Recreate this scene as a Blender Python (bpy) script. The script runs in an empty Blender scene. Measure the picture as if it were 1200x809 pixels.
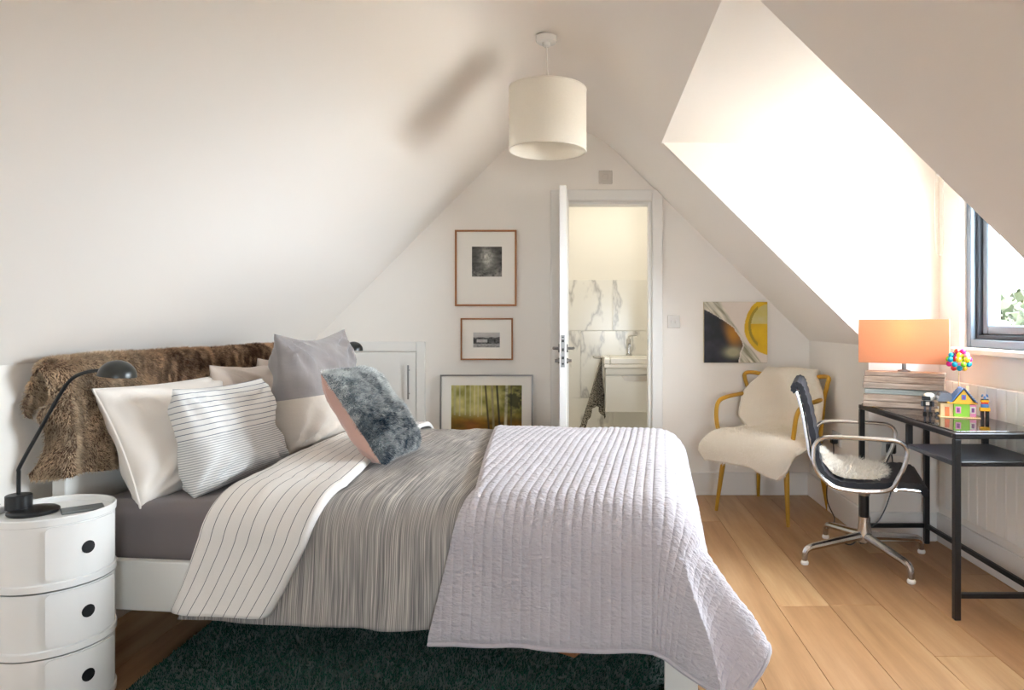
import bpy, math, random
import numpy as np
from mathutils import Vector, Matrix
random.seed(7)
RNG = np.random.default_rng(7)
R = math.radians
SC = bpy.context.scene
COL = SC.collection

# ------------------------------------------------------------------ camera, world, lights, exposure
F_PX, VX, VY, CAM_H = 805.0, 687.0, 377.0, 1.18
cam = bpy.data.cameras.new('camera')
cam.sensor_width = 36.0
cam.lens = F_PX / 1200 * 36
cam.shift_x = -(VX - 600) / 1200
cam.shift_y = -(404.5 - VY) / 1200
cam.clip_start = 0.05
cam_o = bpy.data.objects.new('camera', cam); COL.objects.link(cam_o)
cam_o.location = (0, 0, CAM_H); cam_o.rotation_euler = (R(90), 0, 0)
SC.camera = cam_o

world = bpy.data.worlds.new('overcast_sky'); SC.world = world
world.use_nodes = True
wn = world.node_tree.nodes
wn['Background'].inputs[0].default_value = (0.82, 0.91, 1.0, 1)
wn['Background'].inputs[1].default_value = 36.0

def area_portal(name, loc, rot, sx, sy):
    l = bpy.data.lights.new(name, 'AREA'); l.shape = 'RECTANGLE'; l.size = sx; l.size_y = sy
    l.cycles.is_portal = True
    o = bpy.data.objects.new(name, l); COL.objects.link(o)
    o.location = loc; o.rotation_euler = rot
area_portal('dormer_window_portal', (2.11, 2.76, 1.49), (0, R(90), 0), 0.90, 1.48)
area_portal('unseen_window_portal', (.50, -1.72, 1.025), (R(90), 0, 0), .61, .86)

sun = bpy.data.lights.new('sun', 'SUN'); sun.energy = 160.0; sun.angle = R(1.5); sun.color = (1, .93, .82)
sun_o = bpy.data.objects.new('sun', sun); COL.objects.link(sun_o)
sun_o.rotation_euler = Vector((.5, -.35, -.8)).to_track_quat('-Z', 'Y').to_euler()
vs = SC.view_settings
vs.view_transform = 'Standard'; vs.look = 'None'; vs.exposure = 0.5; vs.gamma = 1.0; vs.use_curve_mapping = False
SC.cycles.max_bounces = 10; SC.cycles.diffuse_bounces = 6; SC.cycles.transparent_max_bounces = 12
SC.cycles.sample_clamp_indirect = 8.0

# ------------------------------------------------------------------ helpers
def at(px, py, Y):
    return Vector(((px - VX) * Y / F_PX, Y, CAM_H - (py - VY) * Y / F_PX))

def sstep(a, b, x):
    t = np.clip((np.asarray(x, float) - a) / (b - a), 0, 1)
    return t * t * (3 - 2 * t)

def _hash(ix, iy, iz, seed):
    n = (ix.astype(np.int64) * 374761393 + iy.astype(np.int64) * 668265263 + iz.astype(np.int64) * 2147483647 + seed * 974634599) & 0x7fffffff
    n = ((n ^ (n >> 13)) * 1274126177) & 0x7fffffff
    n = n ^ (n >> 16)
    return (n & 0xffff) / 65535.0

def noise3(x, y, z=0.0, seed=0):
    x, y, z = np.broadcast_arrays(np.asarray(x, float), np.asarray(y, float), np.asarray(z, float))
    ix, iy, iz = np.floor(x), np.floor(y), np.floor(z)
    fx, fy, fz = x - ix, y - iy, z - iz
    fx, fy, fz = [f * f * (3 - 2 * f) for f in (fx, fy, fz)]
    ix, iy, iz = ix.astype(int), iy.astype(int), iz.astype(int)
    out = 0
    for a in (0, 1):
        for b in (0, 1):
            for c in (0, 1):
                out = out + _hash(ix + a, iy + b, iz + c, seed) * (fx if a else 1 - fx) * (fy if b else 1 - fy) * (fz if c else 1 - fz)
    return out * 2 - 1

def fbm(x, y, z=0.0, seed=0, o=3):
    s, a = 0, 1.0
    x, y, z = np.asarray(x, float), np.asarray(y, float), np.asarray(z, float)
    for k in range(o):
        s = s + a * noise3(x, y, z, seed + k); a *= .5; x, y, z = x * 2.03, y * 2.03, z * 2.03
    return s / 1.75

def catmull(pts, n=8, closed=False):
    P = [Vector(p) for p in pts]; out = []
    m = len(P); segs = m if closed else m - 1
    for i in range(segs):
        if closed: p0, p1, p2, p3 = P[i - 1], P[i], P[(i + 1) % m], P[(i + 2) % m]
        else: p0, p1, p2, p3 = P[max(i - 1, 0)], P[i], P[i + 1], P[min(i + 2, m - 1)]
        for k in range(n):
            t = k / n
            out.append(.5 * ((2 * p1) + (p2 - p0) * t + (2 * p0 - 5 * p1 + 4 * p2 - p3) * t * t + (3 * p1 - p0 - 3 * p2 + p3) * t ** 3))
    if not closed: out.append(P[-1])
    return out

class MB:
    def __init__(s): s.v = []; s.f = []; s.uv = None
    def add(s, vs_, fs):
        o = len(s.v); s.v += [tuple(v) for v in vs_]; s.f += [tuple(i + o for i in f) for f in fs]; return s
    def box(s, lo, hi, bev=0.0, M=None):
        x0, y0, z0 = lo; x1, y1, z1 = hi
        if x0 > x1: x0, x1 = x1, x0
        if y0 > y1: y0, y1 = y1, y0
        if z0 > z1: z0, z1 = z1, z0
        b = min(bev, .49 * min(x1 - x0, y1 - y0, z1 - z0))
        if b <= 0:
            V = [(x, y, z) for x in (x0, x1) for y in (y0, y1) for z in (z0, z1)]
            Fs = [(0, 1, 3, 2), (4, 6, 7, 5), (0, 4, 5, 1), (2, 3, 7, 6), (0, 2, 6, 4), (1, 5, 7, 3)]
        else:
            V = []; idx = {}
            for i, (x, sx) in enumerate(((x0, 1), (x1, -1))):
                for j, (y, sy) in enumerate(((y0, 1), (y1, -1))):
                    for k, (z, sz) in enumerate(((z0, 1), (z1, -1))):
                        idx[i, j, k] = len(V)
                        V += [(x, y + sy * b, z + sz * b), (x + sx * b, y, z + sz * b), (x + sx * b, y + sy * b, z)]
            Fs = []
            for i in (0, 1):
                q = [idx[i, 0, 0], idx[i, 0, 1], idx[i, 1, 1], idx[i, 1, 0]]; Fs.append(tuple(q if i == 0 else q[::-1]))
                q = [idx[0, i, 0] + 1, idx[1, i, 0] + 1, idx[1, i, 1] + 1, idx[0, i, 1] + 1]; Fs.append(tuple(q if i == 0 else q[::-1]))
                q = [idx[0, 0, i] + 2, idx[0, 1, i] + 2, idx[1, 1, i] + 2, idx[1, 0, i] + 2]; Fs.append(tuple(q if i == 0 else q[::-1]))
            for i in (0, 1):
                for j in (0, 1):
                    fl = (i + j) % 2
                    q = [idx[i, j, 0], idx[i, j, 1], idx[i, j, 1] + 1, idx[i, j, 0] + 1]; Fs.append(tuple(q[::-1] if fl == 0 else q))
                    q = [idx[i, 0, j], idx[i, 0, j] + 2, idx[i, 1, j] + 2, idx[i, 1, j]]; Fs.append(tuple(q[::-1] if fl == 0 else q))
                    q = [idx[0, i, j] + 1, idx[1, i, j] + 1, idx[1, i, j] + 2, idx[0, i, j] + 2]; Fs.append(tuple(q[::-1] if fl == 0 else q))
                    for k in (0, 1):
                        q = [idx[i, j, k], idx[i, j, k] + 1, idx[i, j, k] + 2]; Fs.append(tuple(q if (i + j + k) % 2 == 0 else q[::-1]))
        if M is not None: V = [M @ Vector(v) for v in V]
        return s.add(V, Fs)
    def beam(s, a, b, w, h, bev=0.0, up=(0, 0, 1)):
        a, b = Vector(a), Vector(b); d = b - a; L = d.length; d = d / L
        up = Vector(up); x = d.cross(up)
        if x.length < 1e-4: x = d.cross(Vector((1, 0, 0)))
        x.normalize(); y = x.cross(d)
        M = Matrix(((x.x, d.x, y.x, a.x), (x.y, d.y, y.y, a.y), (x.z, d.z, y.z, a.z), (0, 0, 0, 1)))
        return s.box((-w / 2, 0, -h / 2), (w / 2, L, h / 2), bev, M)
    def tube(s, pts, r, n=10, closed=False, flat=1.0):
        P = [Vector(p) for p in pts]; m = len(P)
        rs = r if hasattr(r, '__len__') else [r] * m
        T = []
        for i in range(m):
            a = P[i - 1] if (closed or i > 0) else P[i]; b = P[(i + 1) % m] if (closed or i < m - 1) else P[i]
            t = b - a; T.append(t.normalized() if t.length > 1e-9 else Vector((0, 0, 1)))
        nrm = T[0].orthogonal().normalized(); V = []
        for i in range(m):
            nrm = (nrm - T[i] * nrm.dot(T[i])).normalized(); bn = T[i].cross(nrm)
            for k in range(n):
                a = 2 * math.pi * k / n
                V.append(P[i] + (nrm * math.cos(a) + bn * math.sin(a) * flat) * rs[i])
        Fs = []
        for i in range(m if closed else m - 1):
            j = (i + 1) % m
            for k in range(n):
                l = (k + 1) % n
                Fs.append((i * n + k, i * n + l, j * n + l, j * n + k))
        if not closed:
            Fs.append(tuple(range(n))[::-1]); Fs.append(tuple((m - 1) * n + k for k in range(n)))
        return s.add(V, Fs)
    def lathe(s, prof, n=32, c=(0, 0, 0), M=None, cap0=True, cap1=True):
        V = []; m = len(prof)
        for (r, z) in prof:
            for k in range(n):
                a = 2 * math.pi * k / n
                v = Vector((r * math.cos(a), r * math.sin(a), z))
                V.append((M @ v if M is not None else v) + Vector(c))
        Fs = []
        for i in range(m - 1):
            for k in range(n):
                l = (k + 1) % n; Fs.append((i * n + k, i * n + l, (i + 1) * n + l, (i + 1) * n + k))
        if cap0: Fs.append(tuple(range(n))[::-1])
        if cap1: Fs.append(tuple((m - 1) * n + k for k in range(n)))
        return s.add(V, Fs)
    def prism(s, poly, d0, d1, fn):
        n = len(poly)
        V = [fn(a, b, d0) for a, b in poly] + [fn(a, b, d1) for a, b in poly]
        Fs = [tuple(range(n))[::-1], tuple(n + i for i in range(n))]
        for i in range(n): j = (i + 1) % n; Fs.append((i, j, n + j, n + i))
        return s.add(V, Fs)
    def grid(s, P, wu=False, wv=False):
        m, n = P.shape[:2]; Fs = []
        for i in range(m if wu else m - 1):
            for j in range(n if wv else n - 1):
                a, b = (i + 1) % m, (j + 1) % n
                Fs.append((i * n + j, a * n + j, a * n + b, i * n + b))
        return s.add(P.reshape(-1, 3).tolist(), Fs)
    def build(s, name, mat, parent=None, smooth=35, uv=None, col=None, recalc=True):
        me = bpy.data.meshes.new(name); me.from_pydata(s.v, [], s.f); me.update()
        if recalc:
            import bmesh
            bm = bmesh.new(); bm.from_mesh(me); bmesh.ops.recalc_face_normals(bm, faces=bm.faces); bm.to_mesh(me); bm.free()
        if smooth:
            me.polygons.foreach_set('use_smooth', [True] * len(me.polygons)); me.set_sharp_from_angle(angle=R(smooth))
        li = np.zeros(len(me.loops), int); me.loops.foreach_get('vertex_index', li)
        if uv is not None:
            l = me.uv_layers.new(name='UVMap'); l.data.foreach_set('uv', np.asarray(uv, float)[li].ravel())
        if col is not None:
            c = me.color_attributes.new('Col', 'FLOAT_COLOR', 'POINT')
            cc = np.ones((len(me.vertices), 4)); cc[:, :3] = col; c.data.foreach_set('color', cc.ravel())
        if mat is not None: me.materials.append(mat)
        o = bpy.data.objects.new(name, me); COL.objects.link(o)
        if parent is not None: o.parent = parent
        return o

def tag(o, label, cat, group=None):
    o['label'] = label; o['category'] = cat
    if group: o['group'] = group
    return o
def thing(name, label, cat, loc=(0, 0, 0), rotz=0.0, group=None):
    o = bpy.data.objects.new(name, None); COL.objects.link(o); o.empty_display_size = .1
    o.location = loc; o.rotation_euler = (0, 0, rotz); return tag(o, label, cat, group)
def struct(o): o['kind'] = 'structure'; return o
def struct_empty(name, loc=(0, 0, 0)):
    o = bpy.data.objects.new(name, None); COL.objects.link(o); o.location = loc; o.empty_display_size = .1; return struct(o)
def dup(root, loc, rotz=None, label=None):
    def rec(o, p):
        c = o.copy(); COL.objects.link(c); c.parent = p
        for ch in o.children: rec(ch, c)
        return c
    r = rec(root, root.parent); r.location = loc
    if rotz is not None: r.rotation_euler = (0, 0, rotz)
    if label: r['label'] = label
    return r
def box_part(name, lo, hi, mat, parent=None, bev=.003): return MB().box(lo, hi, bev).build(name, mat, parent)

# ------------------------------------------------------------------ materials
def srgb(r, g, b):
    return tuple(((c / 255) / 12.92 if c / 255 <= .04045 else ((c / 255 + .055) / 1.055) ** 2.4) for c in (r, g, b))
class NT:
    def __init__(s, name):
        s.m = bpy.data.materials.new(name); s.m.use_nodes = True; s.t = s.m.node_tree; s.n = s.t.nodes; s.b = s.n['Principled BSDF']
    def new(s, typ, **kw):
        n = s.n.new(typ)
        for k, v in kw.items():
            if k.startswith('i_'):
                key = k[2:]; key = int(key) if key.isdigit() else key
                n.inputs[key].default_value = v
            else: setattr(n, k, v)
        return n
    def link(s, a, b): s.t.links.new(a, b)
    def math(s, op, a, b=None):
        n = s.n.new('ShaderNodeMath'); n.operation = op
        for i, x in enumerate((a, b)):
            if x is None: continue
            if isinstance(x, (int, float)): n.inputs[i].default_value = x
            else: s.link(x, n.inputs[i])
        return n.outputs[0]
    def mix(s, fac, a, b):
        n = s.n.new('ShaderNodeMix'); n.data_type = 'RGBA'
        for i, x in ((0, fac), (6, a), (7, b)):
            if isinstance(x, (int, float)): n.inputs[i].default_value = x
            elif isinstance(x, tuple): n.inputs[i].default_value = (*x, 1) if len(x) == 3 else x
            else: s.link(x, n.inputs[i])
        return n.outputs[2]
    def coord(s, which='Object', scale=(1, 1, 1)):
        c = s.n.new('ShaderNodeTexCoord'); mp = s.n.new('ShaderNodeMapping'); mp.inputs['Scale'].default_value = scale
        s.link(c.outputs[which], mp.inputs[0]); return mp.outputs[0]
    def noise(s, vec, scale, detail=3, rough=.5):
        n = s.n.new('ShaderNodeTexNoise'); n.inputs['Scale'].default_value = scale; n.inputs['Detail'].default_value = detail; n.inputs['Roughness'].default_value = rough
        s.link(vec, n.inputs['Vector']); return n.outputs['Fac']
    def bump(s, h, strength=.3, dist=.01):
        n = s.n.new('ShaderNodeBump'); n.inputs['Strength'].default_value = strength; n.inputs['Distance'].default_value = dist
        s.link(h, n.inputs['Height']); s.link(n.outputs[0], s.b.inputs['Normal']); return n
    def ramp(s, fac, stops, interp='LINEAR'):
        n = s.n.new('ShaderNodeValToRGB'); e = n.color_ramp.elements; n.color_ramp.interpolation = interp
        while len(e) < len(stops): e.new(.5)
        for i, (p, c) in enumerate(stops): e[i].position = p; e[i].color = (*c, 1)
        s.link(fac, n.inputs[0]); return n.outputs[0]

def plain(name, col, rough=.5, metal=0.0, var=.04, scale=6.0, bump=0.0, bscale=60.0, sheen=0.0, spec=.5):
    t = NT(name); v = t.coord()
    f = t.noise(v, scale)
    dark = tuple(c * (1 - var) for c in col); lite = tuple(min(1, c * (1 + var)) for c in col)
    t.link(t.mix(f, dark, lite), t.b.inputs['Base Color'])
    t.b.inputs['Roughness'].default_value = rough; t.b.inputs['Metallic'].default_value = metal
    t.b.inputs['Specular IOR Level'].default_value = spec
    if sheen: t.b.inputs['Sheen Weight'].default_value = sheen
    if bump: t.bump(t.noise(v, bscale), bump, .004)
    return t.m

M = {}
M['wall'] = plain('wall_paint', srgb(243, 238, 231), .85, var=.012, scale=1.2, bump=.05, bscale=220, spec=.2)
M['ceiling'] = plain('ceiling_paint', srgb(243, 237, 230), .9, var=.015, scale=.8, bump=.08, bscale=5, spec=.2)
M['trim'] = plain('white_gloss_trim', srgb(238, 236, 232), .35, var=.01)
M['white'] = plain('white_lacquer', srgb(236, 235, 230), .3, var=.01)
M['plastic_white'] = plain('white_plastic', srgb(240, 240, 238), .22, var=.01)
M['black_metal'] = plain('black_metal', srgb(24, 24, 26), .4, var=.1, bump=.05, bscale=300)
M['black'] = plain('black_plastic', srgb(20, 20, 22), .35, var=.1)
M['hole'] = plain('hole_shade', srgb(8, 8, 9), .6)
M['lamp_green'] = plain('dark_lamp_enamel', srgb(38, 42, 40), .3, var=.1)
M['chrome'] = plain('polished_aluminium', (.62, .62, .62), .22, 1.0, var=.03)
M['steel'] = plain('brushed_steel', (.30, .29, .28), .3, 1.0, var=.05)
M['mustard'] = plain('mustard_plastic', srgb(184, 138, 34), .45, var=.05)
M['mattress'] = plain('grey_cotton_sheet', srgb(120, 112, 112), .9, var=.06, bump=.25, bscale=14, sheen=.2)
M['cream_fabric'] = plain('white_cotton', srgb(235, 228, 220), .9, var=.03, bump=.2, bscale=18, sheen=.2)
M['beige_fabric'] = plain('beige_cotton', srgb(214, 200, 188), .9, var=.04, bump=.2, bscale=18, sheen=.2)
M['pink_fabric'] = plain('dusty_pink_velvet', srgb(196, 158, 146), .9, var=.05, sheen=.4)
M['frame_grey'] = plain('blue_grey_window_frame', srgb(112, 126, 140), .4, var=.03)
M['black_pad'] = plain('black_leather_mesh', srgb(26, 28, 36), .6, var=.15, bump=.3, bscale=120)
M['switch'] = plain('satin_switch_plate', srgb(206, 200, 192), .35, metal=.2)
M['wood_frame'] = plain('oak_picture_frame', srgb(160, 104, 56), .5, var=.12, scale=30)
M['mat'] = plain('picture_mount', srgb(244, 240, 232), .9, var=.01)
M['cord'] = plain('white_cord', srgb(228, 222, 214), .6)
M['hide'] = plain('sheepskin_hide', srgb(236, 226, 210), .95, var=.03)
M['bath_wall'] = plain('bathroom_paint', srgb(244, 241, 233), .8, var=.01)
M['basin'] = plain('white_ceramic', srgb(246, 244, 238), .15, var=.01)
M['ground'] = plain('pale_bounce_ground', srgb(210, 202, 192), .95, var=.08, scale=.6)  # pale so that it throws light up onto the ceiling
M['bark'] = plain('bark', srgb(96, 78, 60), .9, var=.2)

def shade_mat(name, col, trans):
    t = NT(name); v = t.coord(); f = t.noise(v, 160, 2)
    c = t.mix(f, tuple(x * .94 for x in col), col)
    d = t.new('ShaderNodeBsdfDiffuse'); tr = t.new('ShaderNodeBsdfTranslucent'); mx = t.new('ShaderNodeMixShader')
    t.link(c, d.inputs[0]); t.link(c, tr.inputs[0]); mx.inputs[0].default_value = trans
    t.link(d.outputs[0], mx.inputs[1]); t.link(tr.outputs[0], mx.inputs[2]); t.link(mx.outputs[0], t.n['Material Output'].inputs[0]); return t.m
M['shade_white'] = shade_mat('white_linen_shade', srgb(252, 248, 240), .45)
M['shade_linen'] = shade_mat('natural_linen_shade', srgb(216, 160, 122), .5)

def emit(name, col, s):
    t = NT(name); t.b.inputs['Emission Color'].default_value = (*col, 1); t.b.inputs['Emission Strength'].default_value = s; return t.m
M['bulb'] = emit('warm_bulb_glow', (1, .62, .3), 7)
M['bath_lamp'] = emit('bathroom_ceiling_light_glow', (1, .93, .80), 24)

def glass(name, tint, r0, r1):
    t = NT(name); tr = t.new('ShaderNodeBsdfTransparent'); gl = t.new('ShaderNodeBsdfGlossy'); mx = t.new('ShaderNodeMixShader'); lw = t.new('ShaderNodeLayerWeight')
    tr.inputs[0].default_value = (*tint, 1); gl.inputs['Roughness'].default_value = .02; lw.inputs['Blend'].default_value = .5
    f = t.math('ADD', t.math('MULTIPLY', t.math('POWER', lw.outputs['Facing'], 4.0), r1 - r0), r0)
    t.link(f, mx.inputs[0]); t.link(tr.outputs[0], mx.inputs[1]); t.link(gl.outputs[0], mx.inputs[2]); t.link(mx.outputs[0], t.n['Material Output'].inputs[0]); return t.m
M['pane'] = glass('window_glass', (.97, .98, .98), .03, .35)
M['desk_glass'] = glass('smoked_desk_glass', (.55, .55, .55), .12, .9)

def m_floor():
    t = NT('oak_floorboard'); oi = t.new('ShaderNodeObjectInfo')
    c = t.n.new('ShaderNodeTexCoord'); mp = t.n.new('ShaderNodeMapping'); mp.inputs['Scale'].default_value = (1, .07, 1)
    cb = t.new('ShaderNodeCombineXYZ'); r20 = t.math('MULTIPLY', oi.outputs['Random'], 37.0)
    t.link(r20, cb.inputs[0]); t.link(r20, cb.inputs[1]); t.link(cb.outputs[0], mp.inputs['Location'])
    t.link(c.outputs['Object'], mp.inputs[0])
    g1 = t.noise(mp.outputs[0], 14, 6, .6); g2 = t.noise(mp.outputs[0], 120, 3, .6)
    base = t.ramp(g1, [(.25, srgb(160, 124, 86)), (.5, srgb(190, 155, 115)), (.75, srgb(208, 178, 140))])
    fine = t.mix(t.math('MULTIPLY', g2, .35), base, srgb(146, 112, 78))
    var = t.mix(oi.outputs['Random'], srgb(214, 190, 170), srgb(255, 250, 240))
    mm = t.new('ShaderNodeMix'); mm.data_type = 'RGBA'; mm.blend_type = 'MULTIPLY'; mm.inputs[0].default_value = .75
    t.link(fine, mm.inputs[6]); t.link(var, mm.inputs[7]); t.link(mm.outputs[2], t.b.inputs['Base Color'])
    t.b.inputs['Roughness'].default_value = .42; t.bump(g2, .08, .002); return t.m
M['floor'] = m_floor()
M['floor_base'] = plain('floor_underlay', srgb(110, 76, 46), .8)

def m_vcol(name, rough=.7, spec=.3, sheen=0.0, fine=0.0):
    t = NT(name); a = t.new('ShaderNodeVertexColor', layer_name='Col')
    if fine:
        f = t.noise(t.coord(), 400, 2); t.link(t.mix(t.math('MULTIPLY', f, fine), a.outputs[0], (.05, .05, .04)), t.b.inputs['Base Color'])
    else: t.link(a.outputs[0], t.b.inputs['Base Color'])
    t.b.inputs['Roughness'].default_value = rough; t.b.inputs['Specular IOR Level'].default_value = spec
    if sheen: t.b.inputs['Sheen Weight'].default_value = sheen
    return t.m
M['print'] = m_vcol('printed_art', .6)
M['paint'] = m_vcol('painted_canvas', .45)
M['fur'] = m_vcol('fur_strands', .75, .15)

def m_fold():
    t = NT('white_cotton_dark_pinstripe'); c = t.n.new('ShaderNodeTexCoord'); sp = t.new('ShaderNodeSeparateXYZ'); t.link(c.outputs['UV'], sp.inputs[0])
    wob = t.math('MULTIPLY', t.noise(t.coord('UV', (6, 3, 1)), 1.0), .01)
    fr = t.math('FRACT', t.math('MULTIPLY', t.math('ADD', sp.outputs[0], wob), 22.0))
    ln = t.math('LESS_THAN', fr, .055)
    wv = t.noise(t.coord('UV'), 500, 2)
    base = t.mix(wv, srgb(224, 219, 213), srgb(242, 238, 234))
    t.link(t.mix(ln, base, srgb(84, 88, 96)), t.b.inputs['Base Color']); t.b.inputs['Roughness'].default_value = .9
    t.bump(t.noise(t.coord('UV'), 26, 4), .25, .008); return t.m
M['fold'] = m_fold()
def m_duvet():
    t = NT('grey_streaked_linen'); 
    a = t.noise(t.coord('UV', (420, 2.6, 1)), 1.0, 2, .6); b = t.noise(t.coord('UV', (150, 5, 1)), 1.0, 2); c = t.noise(t.coord('UV', (1, 1, 1)), 500, 1)
    s = t.math('ADD', t.math('MULTIPLY', a, .75), t.math('MULTIPLY', b, .25))
    col = t.ramp(s, [(.36, srgb(104, 102, 102)), (.46, srgb(142, 138, 136)), (.54, srgb(172, 166, 160)), (.64, srgb(216, 209, 200))])
    t.link(col, t.b.inputs['Base Color']); t.b.inputs['Roughness'].default_value = .92
    t.bump(t.noise(t.coord('UV', (20, 14, 1)), 1.0, 4), .35, .01); return t.m
M['duvet'] = m_duvet()
def m_quilt():
    t = NT('lavender_grey_quilt'); v = t.coord('UV')
    f = t.noise(v, 6, 3); f2 = t.noise(v, 420, 2)
    c = t.mix(f, srgb(188, 183, 189), srgb(206, 201, 206)); t.link(t.mix(t.math('MULTIPLY', f2, .3), c, srgb(164, 156, 164)), t.b.inputs['Base Color'])
    t.b.inputs['Roughness'].default_value = .85; t.b.inputs['Sheen Weight'].default_value = .25
    t.bump(t.noise(t.coord('UV', (60, 120, 1)), 1.0, 3), .9, .008); return t.m
M['quilt'] = m_quilt()
def m_stripe_pillow():
    t = NT('white_blue_ticking'); c = t.n.new('ShaderNodeTexCoord'); sp = t.new('ShaderNodeSeparateXYZ'); t.link(c.outputs['UV'], sp.inputs[0])
    y = t.math('ADD', sp.outputs[1], t.math('MULTIPLY', t.noise(t.coord('UV'), 5), .012))
    a = t.math('LESS_THAN', t.math('FRACT', t.math('MULTIPLY', y, 19.0)), .13)
    b = t.math('LESS_THAN', t.math('FRACT', t.math('MULTIPLY', y, 46.0)), .42)
    up = t.math('GREATER_THAN', y, .52)
    ln = t.math('ADD', t.math('MULTIPLY', a, up), t.math('MULTIPLY', t.math('MULTIPLY', b, t.math('SUBTRACT', 1.0, up)), .55))
    t.link(t.mix(ln, srgb(234, 233, 230), srgb(112, 120, 132)), t.b.inputs['Base Color']); t.b.inputs['Roughness'].default_value = .9
    t.bump(t.noise(t.coord('UV'), 14, 4), .3, .01); return t.m
M['ticking'] = m_stripe_pillow()
def m_euro():
    t = NT('grey_over_beige_linen'); c = t.n.new('ShaderNodeTexCoord'); sp = t.new('ShaderNodeSeparateXYZ'); t.link(c.outputs['UV'], sp.inputs[0])
    f = t.noise(t.coord('UV'), 5, 4); w = t.noise(t.coord('UV'), 260, 2)
    g = t.mix(f, srgb(136, 130, 130), srgb(158, 152, 150)); b = t.mix(f, srgb(204, 192, 178), srgb(224, 214, 202))
    up = t.math('GREATER_THAN', sp.outputs[1], .44)
    cc = t.mix(up, b, g); t.link(t.mix(t.math('MULTIPLY', w, .2), cc, srgb(110, 104, 102)), t.b.inputs['Base Color']); t.b.inputs['Roughness'].default_value = .9
    t.b.inputs['Sheen Weight'].default_value = .3; t.bump(t.noise(t.coord('UV'), 9, 4), .3, .015); return t.m
M['euro'] = m_euro()
def m_marble():
    t = NT('white_marble_tile'); oi = t.new('ShaderNodeObjectInfo'); c = t.n.new('ShaderNodeTexCoord'); mp = t.n.new('ShaderNodeMapping')
    cb = t.new('ShaderNodeCombineXYZ'); r = t.math('MULTIPLY', oi.outputs['Random'], 23.0); t.link(r, cb.inputs[0]); t.link(r, cb.inputs[1]); t.link(r, cb.inputs[2])
    t.link(cb.outputs[0], mp.inputs['Location']); mp.inputs['Rotation'].default_value = (0, R(38), 0); mp.inputs['Scale'].default_value = (1, 1, .45)
    t.link(c.outputs['Object'], mp.inputs[0])
    n = t.noise(mp.outputs[0], 2.2, 5, .55); d = t.math('ABSOLUTE', t.math('SUBTRACT', n, .5))
    vein = t.ramp(d, [(0.0, srgb(186, 184, 180)), (.010, srgb(214, 212, 207)), (.030, srgb(238, 236, 229))])
    t.link(vein, t.b.inputs['Base Color']); t.b.inputs['Roughness'].default_value = .2; return t.m
M['marble'] = m_marble()
def m_wood(name, c0, c1, c2, sc=(1, 12, 12), rough=.7):
    t = NT(name); oi = t.new('ShaderNodeObjectInfo'); v = t.coord('Object', sc)
    g = t.noise(v, 8, 5, .6); base = t.ramp(g, [(.3, c0), (.5, c1), (.7, c2)])
    t.link(t.mix(t.math('MULTIPLY', oi.outputs['Random'], .25), base, srgb(140, 136, 130)), t.b.inputs['Base Color'])
    t.b.inputs['Roughness'].default_value = rough; t.bump(g, .4, .004); return t.m
M['driftwood'] = m_wood('weathered_planks', srgb(112, 92, 80), srgb(158, 136, 120), srgb(192, 172, 156))
M['box_wood'] = m_wood('stained_pine', srgb(130, 80, 44), srgb(170, 110, 64), srgb(190, 130, 80))
M['plank_blue'] = m_wood('weathered_blue_plank', srgb(120, 128, 126), srgb(160, 168, 164), srgb(190, 194, 188))
M['rug'] = plain('dark_green_rug', srgb(18, 56, 46), .95, var=.35, scale=9, sheen=.5)
M['towel'] = None
def m_towel():
    t = NT('black_white_woven_towel'); v = t.coord('UV', (1, 1, 1)); f = t.noise(v, 38, 2, .6)
    t.link(t.ramp(f, [(.47, srgb(30, 28, 26)), (.53, srgb(190, 182, 168))]), t.b.inputs['Base Color']); t.b.inputs['Roughness'].default_value = .95; return t.m
M['towel'] = m_towel()
def m_leaf():
    t = NT('hedge_leaf'); v = t.coord(); f = t.noise(v, 1.5, 3)
    t.link(t.ramp(f, [(.3, srgb(16, 26, 10)), (.6, srgb(34, 46, 18)), (.8, srgb(54, 60, 28))]), t.b.inputs['Base Color']); t.b.inputs['Roughness'].default_value = .6; return t.m
M['leaf'] = m_leaf()
TOY = {k: plain('toy_' + k, srgb(*c), .25, var=.02) for k, c in dict(green=(130, 190, 40), yellow=(240, 178, 24), pink=(236, 150, 196), blue=(70, 116, 168), slate=(84, 88, 98), orange=(214, 100, 34), magenta=(206, 30, 120), red=(208, 40, 40), teal=(20, 150, 176), lime=(170, 196, 50), tan=(216, 186, 138), white=(230, 228, 220), black=(30, 30, 32), purple=(120, 50, 120)).items()}

# ------------------------------------------------------------------ the setting
YF, YB = 4.68, -1.60            # far wall, back gable wall
XL, XR, XW = -1.87, 1.52, 1.90  # knee walls, window wall of the dormer
ZL, ZR = 1.04, 1.05             # knee wall heights
D0, D1 = 1.90, 3.70             # dormer cheeks
SR = .98                        # pitch of the right slope
DX, DZ = .405, ZR + (XR - .405) * SR
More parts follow.
